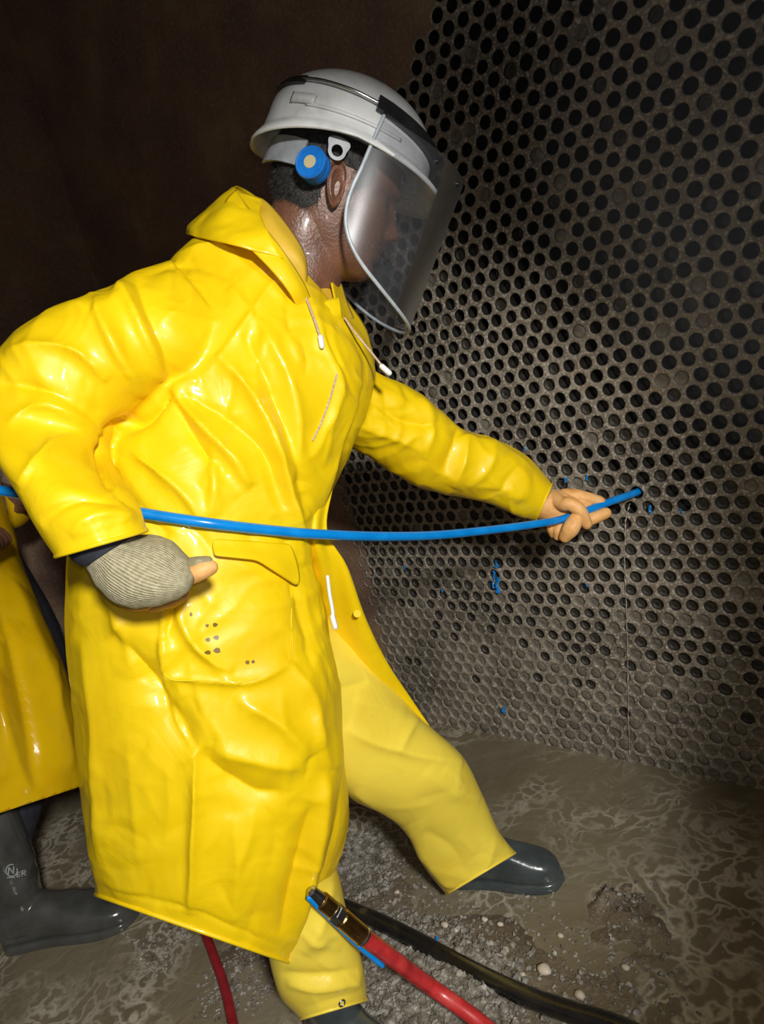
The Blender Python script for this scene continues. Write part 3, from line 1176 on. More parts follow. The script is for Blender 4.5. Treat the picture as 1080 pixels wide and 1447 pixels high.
# blue knob: a short ribbed cylinder facing back and out
def disc_stack(prof, axis, centre, mat, name, parent, ns=40, extra=None):
    ax = np.array(axis, float); ax /= np.linalg.norm(ax)
    s1 = np.cross(ax, [0, 0, 1.0]); s1 /= np.linalg.norm(s1)
    s2 = np.cross(ax, s1)
    V = []
    for (r, hgt) in prof:
        for k in range(ns):
            a = k / ns * 2 * math.pi
            V.append(np.array(centre) + ax * hgt + r * (math.cos(a) * s1 + math.sin(a) * s2))
    F = grid_faces(len(prof), ns)
    F.append(tuple(range(ns))[::-1]); F.append(tuple(range((len(prof) - 1) * ns, len(prof) * ns)))
    return mesh(name, hw(np.array(V)), F, mat, parent, smooth=False), s1, s2, ax


kc = np.array([-.043, -.088, .006])
knob, s1, s2, kax = disc_stack([(.021, -.006), (.0235, -.004), (.0235, .004), (.0222, .006), (.0238, .008), (.0238, .019), (.022, .0212), (.0195, .0205)], (-.50, -.86, -.02), kc, MAT['blue_cap'], 'ear_plug_case', helmet)
knob['label'] = 'round blue plastic cap by the ear'
disc_stack([(.0095, .0204), (.0090, .0212)], kax, kc, MAT['cream'], 'cap_emblem', helmet, 24)

# ------------------------------------------------------------------ raincoat
bodysec = [
    (352, 300, 1.13, 440, 388, 1.13, .070),
    (300, 322, 1.13, 470, 425, 1.14, .105),
    (246, 368, 1.13, 512, 470, 1.16, .150),
    (212, 425, 1.12, 530, 530, 1.18, .175),
    (170, 500, 1.11, 512, 595, 1.18, .180),
    (140, 590, 1.10, 487, 660, 1.16, .178),
    (118, 680, 1.09, 458, 728, 1.14, .172),
    (104, 780, 1.09, 446, 790, 1.12, .168),
    (103, 870, 1.09, 464, 880, 1.12, .168),
    (108, 960, 1.09, 480, 970, 1.12, .168),
    (116, 1060, 1.09, 490, 1070, 1.12, .166),
    (124, 1150, 1.09, 493, 1150, 1.13, .162),
    (130, 1220, 1.09, 466, 1245, 1.13, .156),
    (136, 1275, 1.09, 405, 1362, 1.13, .146),
    (140, 1330, 1.09, 380, 1425, 1.13, .135)]
rsl = [
    (250, 375, 1.07, 350, 500, 1.06, .09),
    (198, 398, 1.03, 300, 535, 1.02, .10),
    (143, 426, .995, 238, 552, .99, .098),
    (78, 448, .97, 190, 585, .97, .093),
    (16, 492, .95, 160, 615, .955, .088),
    (-22, 570, .94, 150, 640, .94, .082),
    (2, 645, .886, 158, 668, .882, .074),
    (38, 712, .846, 186, 702, .842, .060),
    (82, 789, .836, 206, 748, .834, .050),
    (100, 820, .832, 220, 775, .830, .048)]
lsl = [
    (480, 480, 1.22, 440, 600, 1.22, .085),
    (530, 528, 1.24, 480, 622, 1.23, .085),
    (580, 552, 1.26, 530, 650, 1.26, .075),
    (632, 590, 1.29, 580, 684, 1.29, .068),
    (660, 610, 1.31, 630, 698, 1.31, .062),
    (705, 622, 1.34, 690, 713, 1.34, .062),
    (748, 648, 1.36, 733, 730, 1.36, .058),
    (781, 686, 1.385, 757, 736, 1.38, .046),
    (800, 706, 1.40, 775, 748, 1.39, .042)]
parts = [ring_loft(s, 70, 64, e)[:2] for s, e in ((bodysec, 2.15), (rsl, 2.1), (lsl, 2.0))]
CV, CF = remesh(parts, .0040, 3)


def cutaway(V, F, plane_co, plane_no, near_pt, rad, dmax=9):
    """remove what lies beyond a plane, only around one opening"""
    me = bpy.data.meshes.new('t')
    me.from_pydata([tuple(v) for v in V.tolist()], [], F)
    bm = bmesh.new()
    bm.from_mesh(me)
    ax_, cm_ = Vector(AX[:, 2]), Vector(CAM)
    fs = [f for f in bm.faces if (f.calc_center_median() - Vector(near_pt)).length < rad and (f.calc_center_median() - cm_).dot(ax_) < dmax]
    geom = list({v for f in fs for v in f.verts}) + list({e for f in fs for e in f.edges}) + fs
    bmesh.ops.bisect_plane(bm, geom=geom, plane_co=Vector(plane_co), plane_no=Vector(plane_no), clear_outer=True)
    bm.verts.ensure_lookup_table()
    bm.verts.index_update()
    V2 = np.array([v.co[:] for v in bm.verts])
    F2 = [tuple(v.index for v in f.verts) for f in bm.faces]
    bm.free()
    bpy.data.meshes.remove(me)
    return V2, F2


def open_at(V, F, L, R, beyond, rad, dmax=9):
    """cut along the line L-R (pixels with distance), clearing the side of the point 'beyond'"""
    a, b, q = at(*L), at(*R), at(*beyond)
    A = (b - a) / np.linalg.norm(b - a)
    C = (a + b) / 2
    T = C - CAM
    T = T - A * (T @ A); T /= np.linalg.norm(T)
    n = np.cross(A, T)
    if n @ (q - C) < 0: n = -n
    return cutaway(V, F, C, n, C, rad, dmax)


# random wrinkles along the pull of the cloth, then the folds the photograph shows
def wrinkles(n, box, ang0, spread, ln, amp, wd, seed):
    r = random.Random(seed)
    out = []
    for _ in range(n):
        x, y = r.uniform(box[0], box[2]), r.uniform(box[1], box[3])
        a = math.radians(r.gauss(ang0, spread))
        l = r.uniform(*ln)
        k = r.uniform(-.35, .35)
        pts = [(x + math.cos(a + k * s) * l * s, y + math.sin(a + k * s) * l * s) for s in (-.5, -.15, .15, .5)]
        out.append((pts, r.choice((1, 1, -1)) * r.uniform(*amp), r.uniform(*wd), r.uniform(*wd)))
    return out


folds = [
    ([(390, 395), (345, 455), (310, 505), (283, 535)], .0035, 4, 7),
    ([(283, 537), (262, 540), (242, 550)], .004, 4, 8),
    ([(242, 552), (205, 588), (160, 606), (146, 612)], -.018, 7, 9),
    ([(146, 612), (143, 640), (150, 672), (162, 690)], -.016, 7, 9),
    ([(180, 365), (205, 430), (232, 500), (243, 548)], -.010, 12, 18),
    ([(160, 385), (182, 430), (215, 500), (228, 540)], .008, 10, 12),
    ([(135, 410), (140, 450), (165, 500), (200, 560)], .010, 9, 16),
    ([(128, 415), (90, 425), (40, 445), (6, 470)], .006, 9, 9),
    ([(5, 500), (60, 490), (110, 500), (150, 540)], .008, 9, 14),
    ([(0, 540), (50, 548), (100, 570), (140, 600)], -.009, 9, 12),
    ([(10, 600), (50, 575), (100, 580), (135, 606)], .008, 8, 14),
    ([(20, 690), (60, 640), (110, 620), (140, 625)], .006, 10, 14),
    ([(55, 740), (85, 715), (120, 705), (175, 712)], -.006, 10, 12),
    ([(100, 760), (120, 735), (160, 725), (195, 735)], .004, 8, 10),
    ([(243, 555), (290, 610), (330, 650), (352, 690)], .012, 7, 16),
    ([(243, 560), (280, 625), (318, 672)], -.008, 9, 9),
    ([(255, 555), (320, 590), (375, 640), (400, 720)], -.010, 14, 10),
    ([(305, 500), (345, 545), (385, 620), (412, 720), (428, 800)], .015, 10, 18),
    ([(345, 470), (380, 545), (415, 640), (430, 730)], -.010, 14, 12),
    ([(355, 440), (400, 520), (420, 600), (418, 680)], .009, 12, 16),
    ([(165, 625), (215, 660), (260, 700), (285, 740)], .009, 9, 16),
    ([(160, 690), (200, 720), (240, 760)], -.007, 10, 12),
    ([(300, 630), (302, 680), (298, 730)], .006, 5, 9),
    ([(432, 405), (450, 470), (478, 545), (455, 615), (440, 650)], .007, 6, 12),
    ([(455, 470), (485, 530), (500, 560)], -.006, 8, 8),
    ([(500, 470), (520, 520), (505, 580), (470, 660)], -.005, 8, 10),
    ([(505, 560), (480, 640), (455, 720)], .006, 8, 10),
    ([(275, 300), (300, 340), (350, 380), (420, 440)], .004, 7, 14),
    ([(230, 365), (290, 350), (340, 360)], .006, 7, 9),
    ([(200, 385), (270, 372), (330, 395)], -.005, 8, 9),
    # sleeve of the reaching arm
    ([(520, 560), (560, 590), (600, 600), (640, 596)], -.008, 9, 12),
    ([(500, 600), (560, 620), (600, 640)], .006, 9, 12),
    ([(648, 605), (640, 640), (628, 670)], -.010, 8, 10),
    ([(660, 612), (655, 650), (640, 690)], .008, 7, 12),
    ([(590, 560), (610, 600), (600, 650)], .007, 8, 12),
    ([(700, 622), (690, 660), (660, 690)], .005, 8, 12),
    ([(740, 650), (715, 680), (700, 705)], -.004, 8, 10),
    # skirt
    ([(262, 815), (250, 845), (240, 880), (232, 905)], -.010, 9, 9),
    ([(248, 850), (265, 895), (300, 935), (330, 948)], .009, 8, 14),
    ([(165, 890), (205, 950), (245, 1010), (278, 1062)], -.016, 26, 16),
    ([(278, 1062), (315, 1095), (360, 1120), (400, 1118)], -.012, 18, 16),
    ([(276, 1062), (275, 1120), (272, 1200), (268, 1292)], .010, 6, 14),
    ([(232, 820), (232, 958), (245, 1020), (274, 1062)], .007, 5, 12),
    ([(232, 958), (300, 964), (360, 962), (412, 936)], .005, 5, 10),
    ([(410, 935), (440, 990), (448, 1040), (465, 1090)], .008, 8, 16),
    ([(300, 1060), (370, 1075), (430, 1085)], .009, 16, 20),
    ([(330, 985), (390, 1020), (435, 1070)], .010, 16, 22),
    ([(460, 1090), (452, 1160), (435, 1240), (412, 1345)], .013, 10, 20),
    ([(440, 1130), (425, 1210), (395, 1320)], -.011, 14, 12),
    ([(490, 1080), (478, 1160), (450, 1250), (425, 1330)], -.008, 8, 12),
    ([(150, 830), (170, 880), (190, 960)], .008, 14, 16),
    ([(118, 900), (130, 1000), (135, 1100), (140, 1220)], .005, 10, 14),
    ([(180, 1040), (190, 1130), (195, 1220)], .004, 16, 20),
    ([(330, 1150), (335, 1220), (330, 1300)], .005, 16, 20),
    ([(430, 770), (450, 840), (470, 910), (483, 1000)], .007, 8, 14),
    ([(410, 800), (430, 880), (440, 950)], -.006, 10, 12),
    # hem stitching
    ([(132, 1250), (200, 1268), (275, 1285), (340, 1312), (408, 1342)], -.0018, 3, 3),
    ([(85, 772), (130, 757), (200, 733)], -.0015, 3, 3)]
folds = [(f_[0], f_[1] * 1.45, *f_[2:]) for f_ in folds]
folds += wrinkles(45, (0, 330, 330, 760), 60, 45, (30, 90), (.0015, .004), (5, 11), 3)
folds += wrinkles(40, (280, 380, 530, 780), 65, 25, (40, 120), (.0015, .004), (5, 12), 4)
folds += wrinkles(80, (100, 780, 500, 1340), 80, 40, (40, 130), (.001, .003), (7, 15), 5)
folds += wrinkles(60, (490, 530, 790, 740), 55, 40, (20, 70), (.0015, .0035), (4, 9), 6)
CN = vnormals(CV, CF)
CV = fold(CV, CN, folds)
CV = CV + vnormals(CV, CF) * (fbm(CV * 6, 2, 12) * .004 + (.35 - np.abs(vnoise(CV * 7 + 3 * fbm(CV * 4, 2, 5)[:, None], 14))) * .0055 + (.35 - np.abs(vnoise(CV * 19 + 2 * fbm(CV * 9, 2, 6)[:, None], 15))) * .0022)[:, None]
CV, CF = open_at(CV, CF, (136, 1264, 1.09), (405, 1358, 1.13), (250, 1420, 1.1), .42)
CV, CF = open_at(CV, CF, (80, 786, .836), (205, 750, .834), (170, 830, .833), .088, .905)
CV, CF = open_at(CV, CF, (780, 684, 1.385), (757, 736, 1.38), (800, 735, 1.4), .09)
CV, CF = open_at(CV, CF, (352, 300, 1.13), (448, 402, 1.13), (430, 330, 1.13), .14)
raincoat = mesh('raincoat', CV, CF, MAT['coat'], person)
raincoat['label'] = 'glossy yellow waterproof coat'
sol = raincoat.modifiers.new('cloth', 'SOLIDIFY')
sol.thickness = .0022
sol.offset = -1



def rolled(V, F, near_pt, rad, r, mat, name, parent):
    """rolled hem: a cord of cloth along the open edge next to a point"""
    from collections import defaultdict
    cnt = defaultdict(int)
    for f_ in F:
        for k in range(len(f_)):
            a, b = f_[k], f_[(k + 1) % len(f_)]
            cnt[(min(a, b), max(a, b))] += 1
    adj = defaultdict(list)
    for (a, b), c in cnt.items():
        if c == 1:
            adj[a].append(b); adj[b].append(a)
    seen, best = set(), None
    for s0 in adj:
        if s0 in seen: continue
        loop, cur, prev = [s0], s0, None
        seen.add(s0)
        while True:
            nx = [q for q in adj[cur] if q != prev and q not in seen]
            if not nx: break
            prev, cur = cur, nx[0]
            seen.add(cur); loop.append(cur)
        if len(loop) > 20:
            d = np.linalg.norm(V[loop].mean(0) - np.array(near_pt))
            if d < rad and (best is None or len(loop) > len(best)): best = loop
    if best is None: return None
    P = V[best]
    seg = np.concatenate([[0], np.cumsum(np.linalg.norm(np.diff(np.vstack([P, P[:1]]), axis=0), axis=1))])
    n = max(24, int(seg[-1] / .012))
    t = np.linspace(0, seg[-1], n)
    P = np.vstack([P, P[:1]])
    Q = np.stack([np.interp(t, seg, P[:, k]) for k in range(3)], 1)
    Q[1:-1] = (Q[:-2] + 2 * Q[1:-1] + Q[2:]) / 4
    v, f_, _ = tube(Q, r, 8, 2, ends=False)
    return mesh(name, v, f_, mat, parent)


rolled(CV, CF, (at(136, 1264, 1.09) + at(405, 1358, 1.13)) / 2, .2, .0032, MAT['coat'], 'hem', raincoat)
rolled(CV, CF, at(142, 768, .835), .1, .0026, MAT['coat'], 'cuff_hem', raincoat)
rolled(CV, CF, at(768, 710, 1.38), .1, .0024, MAT['coat'], 'cuff_hem', raincoat)

# far front panel of the coat, blown open behind the front leg
pan = []
outer = cr(np.array([(470, 690, 1.10), (462, 750, 1.08), (490, 800, 1.11), (515, 870, 1.16), (545, 932, 1.21), (580, 985, 1.26), (612, 1032, 1.30)]), 40)
inner = cr(np.array([(430, 700, 1.10), (432, 755, 1.07), (440, 810, 1.12), (450, 880, 1.20), (465, 950, 1.27), (480, 1010, 1.32), (500, 1060, 1.36)]), 40)
nP = 14
for i in range(40):
    for k in range(nP):
        t = k / (nP - 1)
        q = inner[i] * (1 - t) + outer[i] * t
        bul = -.018 * math.sin(math.pi * t) + .006 * math.sin(9 * t + i * .16)
        pan.append(at(q[0], q[1], q[2] + bul))
v = np.array(pan)
panel = mesh('coat_panel', v, grid_faces(40, nP, False), MAT['coat'], raincoat)
panel.modifiers.new('cloth', 'SOLIDIFY').thickness = .0022

# hood laid back and collar round the neck: sheets lofted between rims
def sheet(rails, nu, nv, mat, name, parent, thick=.0024, wob=.003, seed=1):
    """rails: list of polylines (px,py,d); surface through them"""
    Rl = [cr(np.array(r, float), nu) for r in rails]
    V = []
    for i in range(nu):
        c = cr(np.array([r[i] for r in Rl]), nv) if len(Rl) > 2 else np.linspace(Rl[0][i], Rl[1][i], nv)
        V += [at(*p) for p in c]
    V = np.array(V)
    V = V + (fbm(V * 22, 3, seed) * wob)[:, None] * c2w([0, 0, 1])
    o = mesh(name, V, grid_faces(nu, nv, False), mat, parent)
    s = o.modifiers.new('cloth', 'SOLIDIFY')
    s.thickness = thick
    s.offset = 0
    return o


# near half of the collar (lining turned to us), its rim from nape to throat
sheet([[(352, 296, 1.16), (356, 306, 1.06), (392, 352, 1.035), (428, 402, 1.06), (434, 418, 1.09)],
       [(350, 284, 1.15), (372, 300, 1.055), (405, 340, 1.04), (430, 378, 1.05), (434, 404, 1.085)],
       [(345, 274, 1.14), (374, 284, 1.075), (408, 322, 1.06), (431, 362, 1.065), (434, 398, 1.09)]], 40, 12, MAT['lining'], 'collar', raincoat)
# hood: folded bag behind the neck
sheet([[(372, 282, 1.08), (340, 270, 1.08), (328, 264, 1.14), (345, 268, 1.22), (380, 290, 1.25)],
       [(368, 300, 1.04), (318, 296, 1.04), (300, 290, 1.12), (320, 292, 1.25), (380, 310, 1.28)],
       [(380, 330, 1.00), (310, 325, 1.01), (270, 318, 1.10), (290, 315, 1.24), (370, 330, 1.29)],
       [(400, 365, .995), (320, 345, .995), (268, 332, 1.08), (280, 335, 1.23), (370, 350, 1.28)]], 44, 26, MAT['coat'], 'hood', raincoat, wob=.008, seed=5)
# hood front edge coming down to the throat
sheet([[(334, 268, 1.075), (350, 292, 1.045), (395, 348, 1.01), (428, 398, 1.02), (446, 440, 1.05)],
       [(322, 280, 1.06), (345, 318, 1.01), (390, 362, .995), (420, 402, 1.005), (436, 440, 1.035)],
       [(312, 300, 1.05), (338, 335, 1.00), (382, 380, .99), (410, 415, 1.00), (426, 448, 1.03)]], 44, 10, MAT['coat'], 'hood_edge', raincoat, wob=.003, seed=8)
# throat storm flap and far collar
sheet([[(448, 400, 1.12), (462, 394, 1.14), (480, 392, 1.18)],
       [(444, 430, 1.075), (466, 425, 1.10), (490, 425, 1.16)],
       [(446, 456, 1.06), (472, 458, 1.08), (500, 450, 1.14)]], 20, 12, MAT['lining'], 'throat_flap', raincoat, wob=.006, seed=9)
sheet([[(447, 432, 1.06), (462, 424, 1.06), (480, 420, 1.08)],
       [(446, 446, 1.052), (464, 446, 1.052), (482, 440, 1.07)],
       [(448, 458, 1.06), (466, 460, 1.06), (484, 455, 1.08)]], 20, 10, MAT['coat'], 'storm_flap', raincoat, wob=.004, seed=19)
sheet([[(478, 392, 1.18), (488, 420, 1.17), (520, 470, 1.18), (530, 530, 1.20)],
       [(468, 400, 1.12), (478, 440, 1.09), (500, 490, 1.08), (512, 545, 1.10)]], 26, 10, MAT['coat'], 'front_placket', raincoat, wob=.004, seed=29)

# coat trimmings, each laid on the coat surface by a ray from the phone
from mathutils.bvhtree import BVHTree
coat_bvh = BVHTree.FromPolygons([Vector(v) for v in CV.tolist()], CF)


def on_coat(px, py, lift=.002, default=1.05):
    r = at(px, py, 1.0) - CAM
    h_ = coat_bvh.ray_cast(Vector(CAM), Vector(r).normalized())
    if h_[0] is None: return at(px, py, default)
    return np.array(h_[0]) - r / np.linalg.norm(r) * lift


def laid(pxs, rad, mat, name, parent, lift=.002, sub=4, ns=8, default=1.05):
    v, f, _ = tube(np.array([on_coat(x, y, lift, default) for x, y in pxs]), rad, ns, sub)
    return mesh(name, v, f, mat, parent)


laid([(413, 374), (424, 400), (437, 432), (448, 462), (453, 478)], .0020, MAT['cord'], 'drawstring', raincoat, .004)
laid([(453, 477), (455, 489)], .0042, MAT['white'], 'toggle', raincoat, .005)
v, f, _ = tube(W((488, 450, 1.07), (500, 468, 1.07), (520, 492, 1.075), (540, 517, 1.08)), .0018, 8, 5)
mesh('drawstring', v, f, MAT['cord'], raincoat)
v, f, _ = tube(W((540, 518, 1.08), (550, 527, 1.08)), .0045, 10, 3)
mesh('toggle', v, f, MAT['white'], raincoat)
laid([(463, 815), (466, 840), (470, 862), (471, 880)], .0028, MAT['white'], 'zipper_tape', raincoat, .004, default=1.02)
laid([(470, 872), (474, 886)], .0042, MAT['white'], 'zipper_pull', raincoat, .004, default=1.02)
laid([(476, 530), (466, 565), (453, 600), (442, 622)], .0016, MAT['cord'], 'pocket_zip', raincoat, .001)


def patch(poly_rows, mat, name, parent, lift, thick=.003):
    """rows of pixels -> sheet lying on the coat"""
    nr_, nc_ = len(poly_rows), len(poly_rows[0])
    V = np.array([on_coat(x, y, lift[i] if isinstance(lift, (list, tuple)) else lift) for i, rw in enumerate(poly_rows) for (x, y) in rw])
    o = mesh(name, V, grid_faces(nr_, nc_, False), mat, parent)
    ss = o.modifiers.new('sub', 'SUBSURF')
    ss.levels = ss.render_levels = 2
    s = o.modifiers.new('cloth', 'SOLIDIFY')
    s.thickness = thick
    return o


flap = patch([[(300 + 11 * k, 762 + .7 * k) for k in range(11)],
              [(300 + 11.5 * k, 772 + .8 * k + (3 if k > 6 else 0)) for k in range(11)],
              [(302 + 12 * k, 781 + 1.0 * k + max(0, k - 5) * 3.2) for k in range(11)],
              [(303 + 12 * k, 786 + 1.2 * k + max(0, k - 5) * 6.5) for k in range(11)]], MAT['coat'], 'pocket_flap', raincoat, [.002, .006, .012, .014])
pk = [(236, 830), (234, 890), (234, 955), (290, 962), (350, 963), (408, 934), (412, 880), (412, 830)]
laid(pk, .0009, MAT['coat'], 'pocket_seam', raincoat, .0005, 6)
MAT['smudge'] = mat_plain('oily_smudge', (.20, .12, .01), .45)
for (px, py, a_, b_) in [(304, 883, 3.5, 3), (293, 884, 2.5, 2.5), (306, 901, 4, 3.2), (294, 904, 3.5, 3), (307, 919, 5, 4), (294, 922, 4.5, 3), (350, 936, 3, 3), (358, 935, 2.5, 2.5), (270, 868, 2, 3)]:
    pv = [on_coat(px, py, .0007)] + [on_coat(px + a_ * math.cos(t) * (1 + .2 * math.sin(3 * t + px)), py + b_ * math.sin(t), .0007) for t in np.linspace(0, 6.283, 15)[:-1]]
    mesh('smudge', np.array(pv), [(0, k + 1, (k + 1) % 14 + 1) for k in range(14)], MAT['smudge'], raincoat)
bm = bmesh.new()
bmesh.ops.create_cone(bm, cap_ends=True, segments=20, radius1=.006, radius2=.0045, depth=.003)
sp = np.array([q.co[:] for q in bm.verts])
sn = at(505, 867, 1.128)
mesh('snap_button', sp @ np.array([c2w([1, 0, 0]), c2w([0, 1, 0]), c2w([0, 0, 1])]) + sn, [[q.index for q in f_.verts] for f_ in bm.faces], MAT['coat'], raincoat, smooth=False)

# ------------------------------------------------------------------ trousers
ltr = [
    (455, 800, 1.24, 430, 960, 1.22, .10),
    (480, 868, 1.26, 440, 1040, 1.23, .105),
    (532, 928, 1.28, 470, 1095, 1.25, .100),
    (592, 1010, 1.30, 500, 1130, 1.27, .095),
    (652, 1066, 1.32, 545, 1152, 1.30, .088),
    (680, 1118, 1.35, 576, 1180, 1.34, .082),
    (704, 1172, 1.38, 598, 1222, 1.38, .078),
    (730, 1206, 1.40, 632, 1264, 1.405, .072),
    (745, 1225, 1.41, 655, 1290, 1.42, .070)]
rtr = [
    (430, 1040, 1.11, 300, 1040, 1.11, .10),
    (450, 1150, 1.11, 330, 1160, 1.11, .095),
    (474, 1225, 1.12, 352, 1260, 1.12, .090),
    (490, 1290, 1.13, 375, 1320, 1.125, .085),
    (508, 1345, 1.14, 388, 1378, 1.135, .080),
    (516, 1385, 1.145, 400, 1412, 1.142, .078),
    (518, 1414, 1.152, 428, 1440, 1.15, .078),
    (522, 1440, 1.16, 436, 1467, 1.158, .078)]
TVl, TFl = remesh([ring_loft(ltr, 60, 56, 2.1)[:2]], .0045, 4)
TVr, TFr = remesh([ring_loft(rtr, 60, 56, 2.1)[:2]], .0045, 4)
tf = [
    ([(488, 1030), (530, 1050), (590, 1068), (655, 1078)], .010, 9, 16),
    ([(470, 975), (500, 970), (520, 962)], -.006, 6, 10),
    ([(560, 1062), (580, 1030), (592, 1012)], .007, 8, 12),
    ([(500, 1120), (540, 1148), (574, 1166)], .006, 7, 10),
    ([(575, 1168), (600, 1215), (640, 1258)], .007, 8, 14),
    ([(598, 1172), (640, 1200), (660, 1240)], -.005, 12, 12),
    ([(700, 1180), (690, 1220), (665, 1255)], .005, 8, 12),
    ([(600, 1090), (640, 1120), (680, 1130)], .005, 14, 18),
    ([(500, 990), (540, 1000), (575, 1010)], .005, 10, 14),
    ([(398, 1375), (440, 1380), (505, 1372)], -.008, 8, 8),
    ([(404, 1390), (450, 1398), (512, 1388)], .007, 6, 9),
    ([(470, 1240), (455, 1300), (430, 1350)], .008, 9, 14),
    ([(440, 1340), (470, 1320), (500, 1330)], .005, 9, 12),
    ([(425, 1425), (470, 1412), (514, 1400)], -.002, 3, 3)]
tf += wrinkles(40, (470, 880, 720, 1260), 35, 40, (25, 80), (.001, .003), (6, 12), 14)
tf += wrinkles(20, (385, 1200, 515, 1440), 10, 40, (25, 60), (.0015, .003), (5, 10), 15)
TVl = fold(TVl, vnormals(TVl, TFl), tf)
TVr = fold(TVr, vnormals(TVr, TFr), tf)
TVl, TFl = open_at(TVl, TFl, (728, 1205, 1.40), (630, 1264, 1.405), (720, 1270, 1.42), .16)
TVr, TFr = open_at(TVr, TFr, (516, 1413, 1.152), (430, 1438, 1.15), (480, 1470, 1.16), .13)
tv, tfc = joinVF([(TVl, TFl), (TVr, TFr)])
trousers = mesh('trousers', tv, tfc, MAT['trouser'], person)
trousers['label'] = 'pale yellow waterproof trousers'
s = trousers.modifiers.new('cloth', 'SOLIDIFY')
s.thickness, s.offset = .0022, -1
rolled(TVl, TFl, at(680, 1235, 1.40), .12, .0026, MAT['trouser'], 'cuff_hem', trousers)
rolled(TVr, TFr, at(473, 1426, 1.15), .12, .0026, MAT['trouser'], 'cuff_hem', trousers)
tr_bvh = BVHTree.FromPolygons([Vector(v) for v in tv.tolist()], tfc)
r = at(483, 1417, 1.0) - CAM
hh = tr_bvh.ray_cast(Vector(CAM), Vector(r).normalized())
if hh[0] is not None:
    n = np.array(hh[1]); n = n if n @ r < 0 else -n
    s1_ = np.cross(n, [0, 0, 1.0]); s1_ /= np.linalg.norm(s1_); s2_ = np.cross(n, s1_)
    pts = [np.array(hh[0]) + n * .001 + .0048 * (math.cos(a) * s1_ + math.sin(a) * s2_) for a in np.linspace(0, 2 * math.pi, 17)]
    v, f, _ = tube(np.array(pts), .0016, 8, 2, ends=False)
    mesh('grommet', v, f, MAT['steel'], trousers)

# ------------------------------------------------------------------ boots
def boot(name, heel, toe, lean, mat, parent, shaft=.30, seed=0, sc=1.0, fat=1.0):
    """rubber boot: heel and toe points on the floor, lean = horizontal offset of the shaft top"""
    heel, toe = np.array(heel, float), np.array(toe, float)
    d = toe - heel
    ln = np.linalg.norm(d)
    d /= ln
    sd = np.array([-d[1], d[0], 0])
    def P(f_, s_, z): return heel + d * f_ * ln + sd * s_ * ln / .29 + np.array([0, 0, z])
    # foot: slices heel -> toe (pos, half width, height)
    ft = cr(np.array([(.0, .020, .060), (.02, .032, .085), (.12, .038, .105), (.28, .037, .11), (.42, .038, .098), (.58, .044, .082), (.74, .048, .068), (.88, .043, .057), (.96, .030, .047), (1.0, .010, .034)]), 36)
    ns_ = 28
    V = []
    for (q, wd, ht) in ft:
        for k in range(ns_):
            a = k / ns_ * 2 * math.pi
            c, s_ = math.cos(a), math.sin(a)
            z = ht / 2 + ht / 2 * np.sign(s_) * abs(s_) ** .75
            V.append(P(q, wd * np.sign(c) * abs(c) ** .8, z * sc))
    F = grid_faces(36, ns_)
    F.append(tuple(range(ns_))[::-1]); F.append(tuple(range(35 * ns_, 36 * ns_)))
    top = np.array([lean[0], lean[1], 0])
    sh = []
    for (z, f0, hl, wd) in [(.045, .17, .15, .036), (.10, .185, .155, .040), (.15, .20, .165, .043), (.22, .20, .185, .050), (shaft, .20, .195, .055), (shaft + .004, .20, .185, .051), (shaft - .06, .20, .17, .046)]:
        for k in range(ns_):
            a = k / ns_ * 2 * math.pi
            sh.append(P(f0 * (1 + .2 * (fat - 1)) + hl * fat * .92 * math.cos(a), wd * fat * math.sin(a), z * sc) + top * (z / shaft) ** 1.3)
    F2 = grid_faces(7, ns_)
    F2.append(tuple(range(ns_))[::-1]); F2.append(tuple(range(6 * ns_, 7 * ns_)))
    BV_, BF_ = remesh([(np.array(V), F), (np.array(sh), F2)], .0035, 4)
    nn = vnormals(BV_, BF_)
    zz = BV_[:, 2] - heel[2]
    BV_ = BV_ + nn * (fbm(BV_ * np.array([10, 10, 26]), 3, seed) * .007 * np.clip((zz - .03) / .05, 0, 1) * np.clip((.24 - zz) / .08, .15, 1))[:, None]
    # welted sole
    o = mesh(name, BV_, BF_, mat, parent)
    so = []
    for (off_, z) in ((-.001, -.012), (.004, -.010), (.004, .014), (.002, .018), (-.006, .018)):
        for k in range(60):
            a = k / 60 * 2 * math.pi
            q = .5 + .5 * math.cos(a)
            wd = np.interp(q, ft[:, 0], ft[:, 1])
            so.append(P(q + off_ / ln * math.cos(a), (wd + off_) * np.sign(math.sin(a)) * min(1, abs(math.sin(a)) * 2.2) if 0 < q < 1 else 0, z))
    F3 = grid_faces(5, 60)
    F3.append(tuple(range(60))[::-1])
    mesh('sole', np.array(so), F3, mat, o)
    return o


toeF = floor_pt(796, 1243)
heelF = toeF + (floor_pt(640, 1240) - toeF) / np.linalg.norm(floor_pt(640, 1240) - toeF) * .235
bf = boot('boot', heelF, toeF, (-.01, -.05), MAT['boot'], person, shaft=.2, seed=4)
bf['label'] = 'dark grey rubber boot of the forward foot'
dF = (toeF - heelF) / np.linalg.norm(toeF - heelF)
dR = dF * .8 + np.array([.35, -.35, 0]); dR /= np.linalg.norm(dR)
heelR = at(473, 1426, 1.151) - dR * .062
heelR[2] = 0
br_ = boot('boot', heelR, heelR + dR * .285, (-.01, .02), MAT['boot'], person, shaft=.20, seed=9, fat=.88)
br_['label'] = 'dark grey rubber boot of the rear foot'

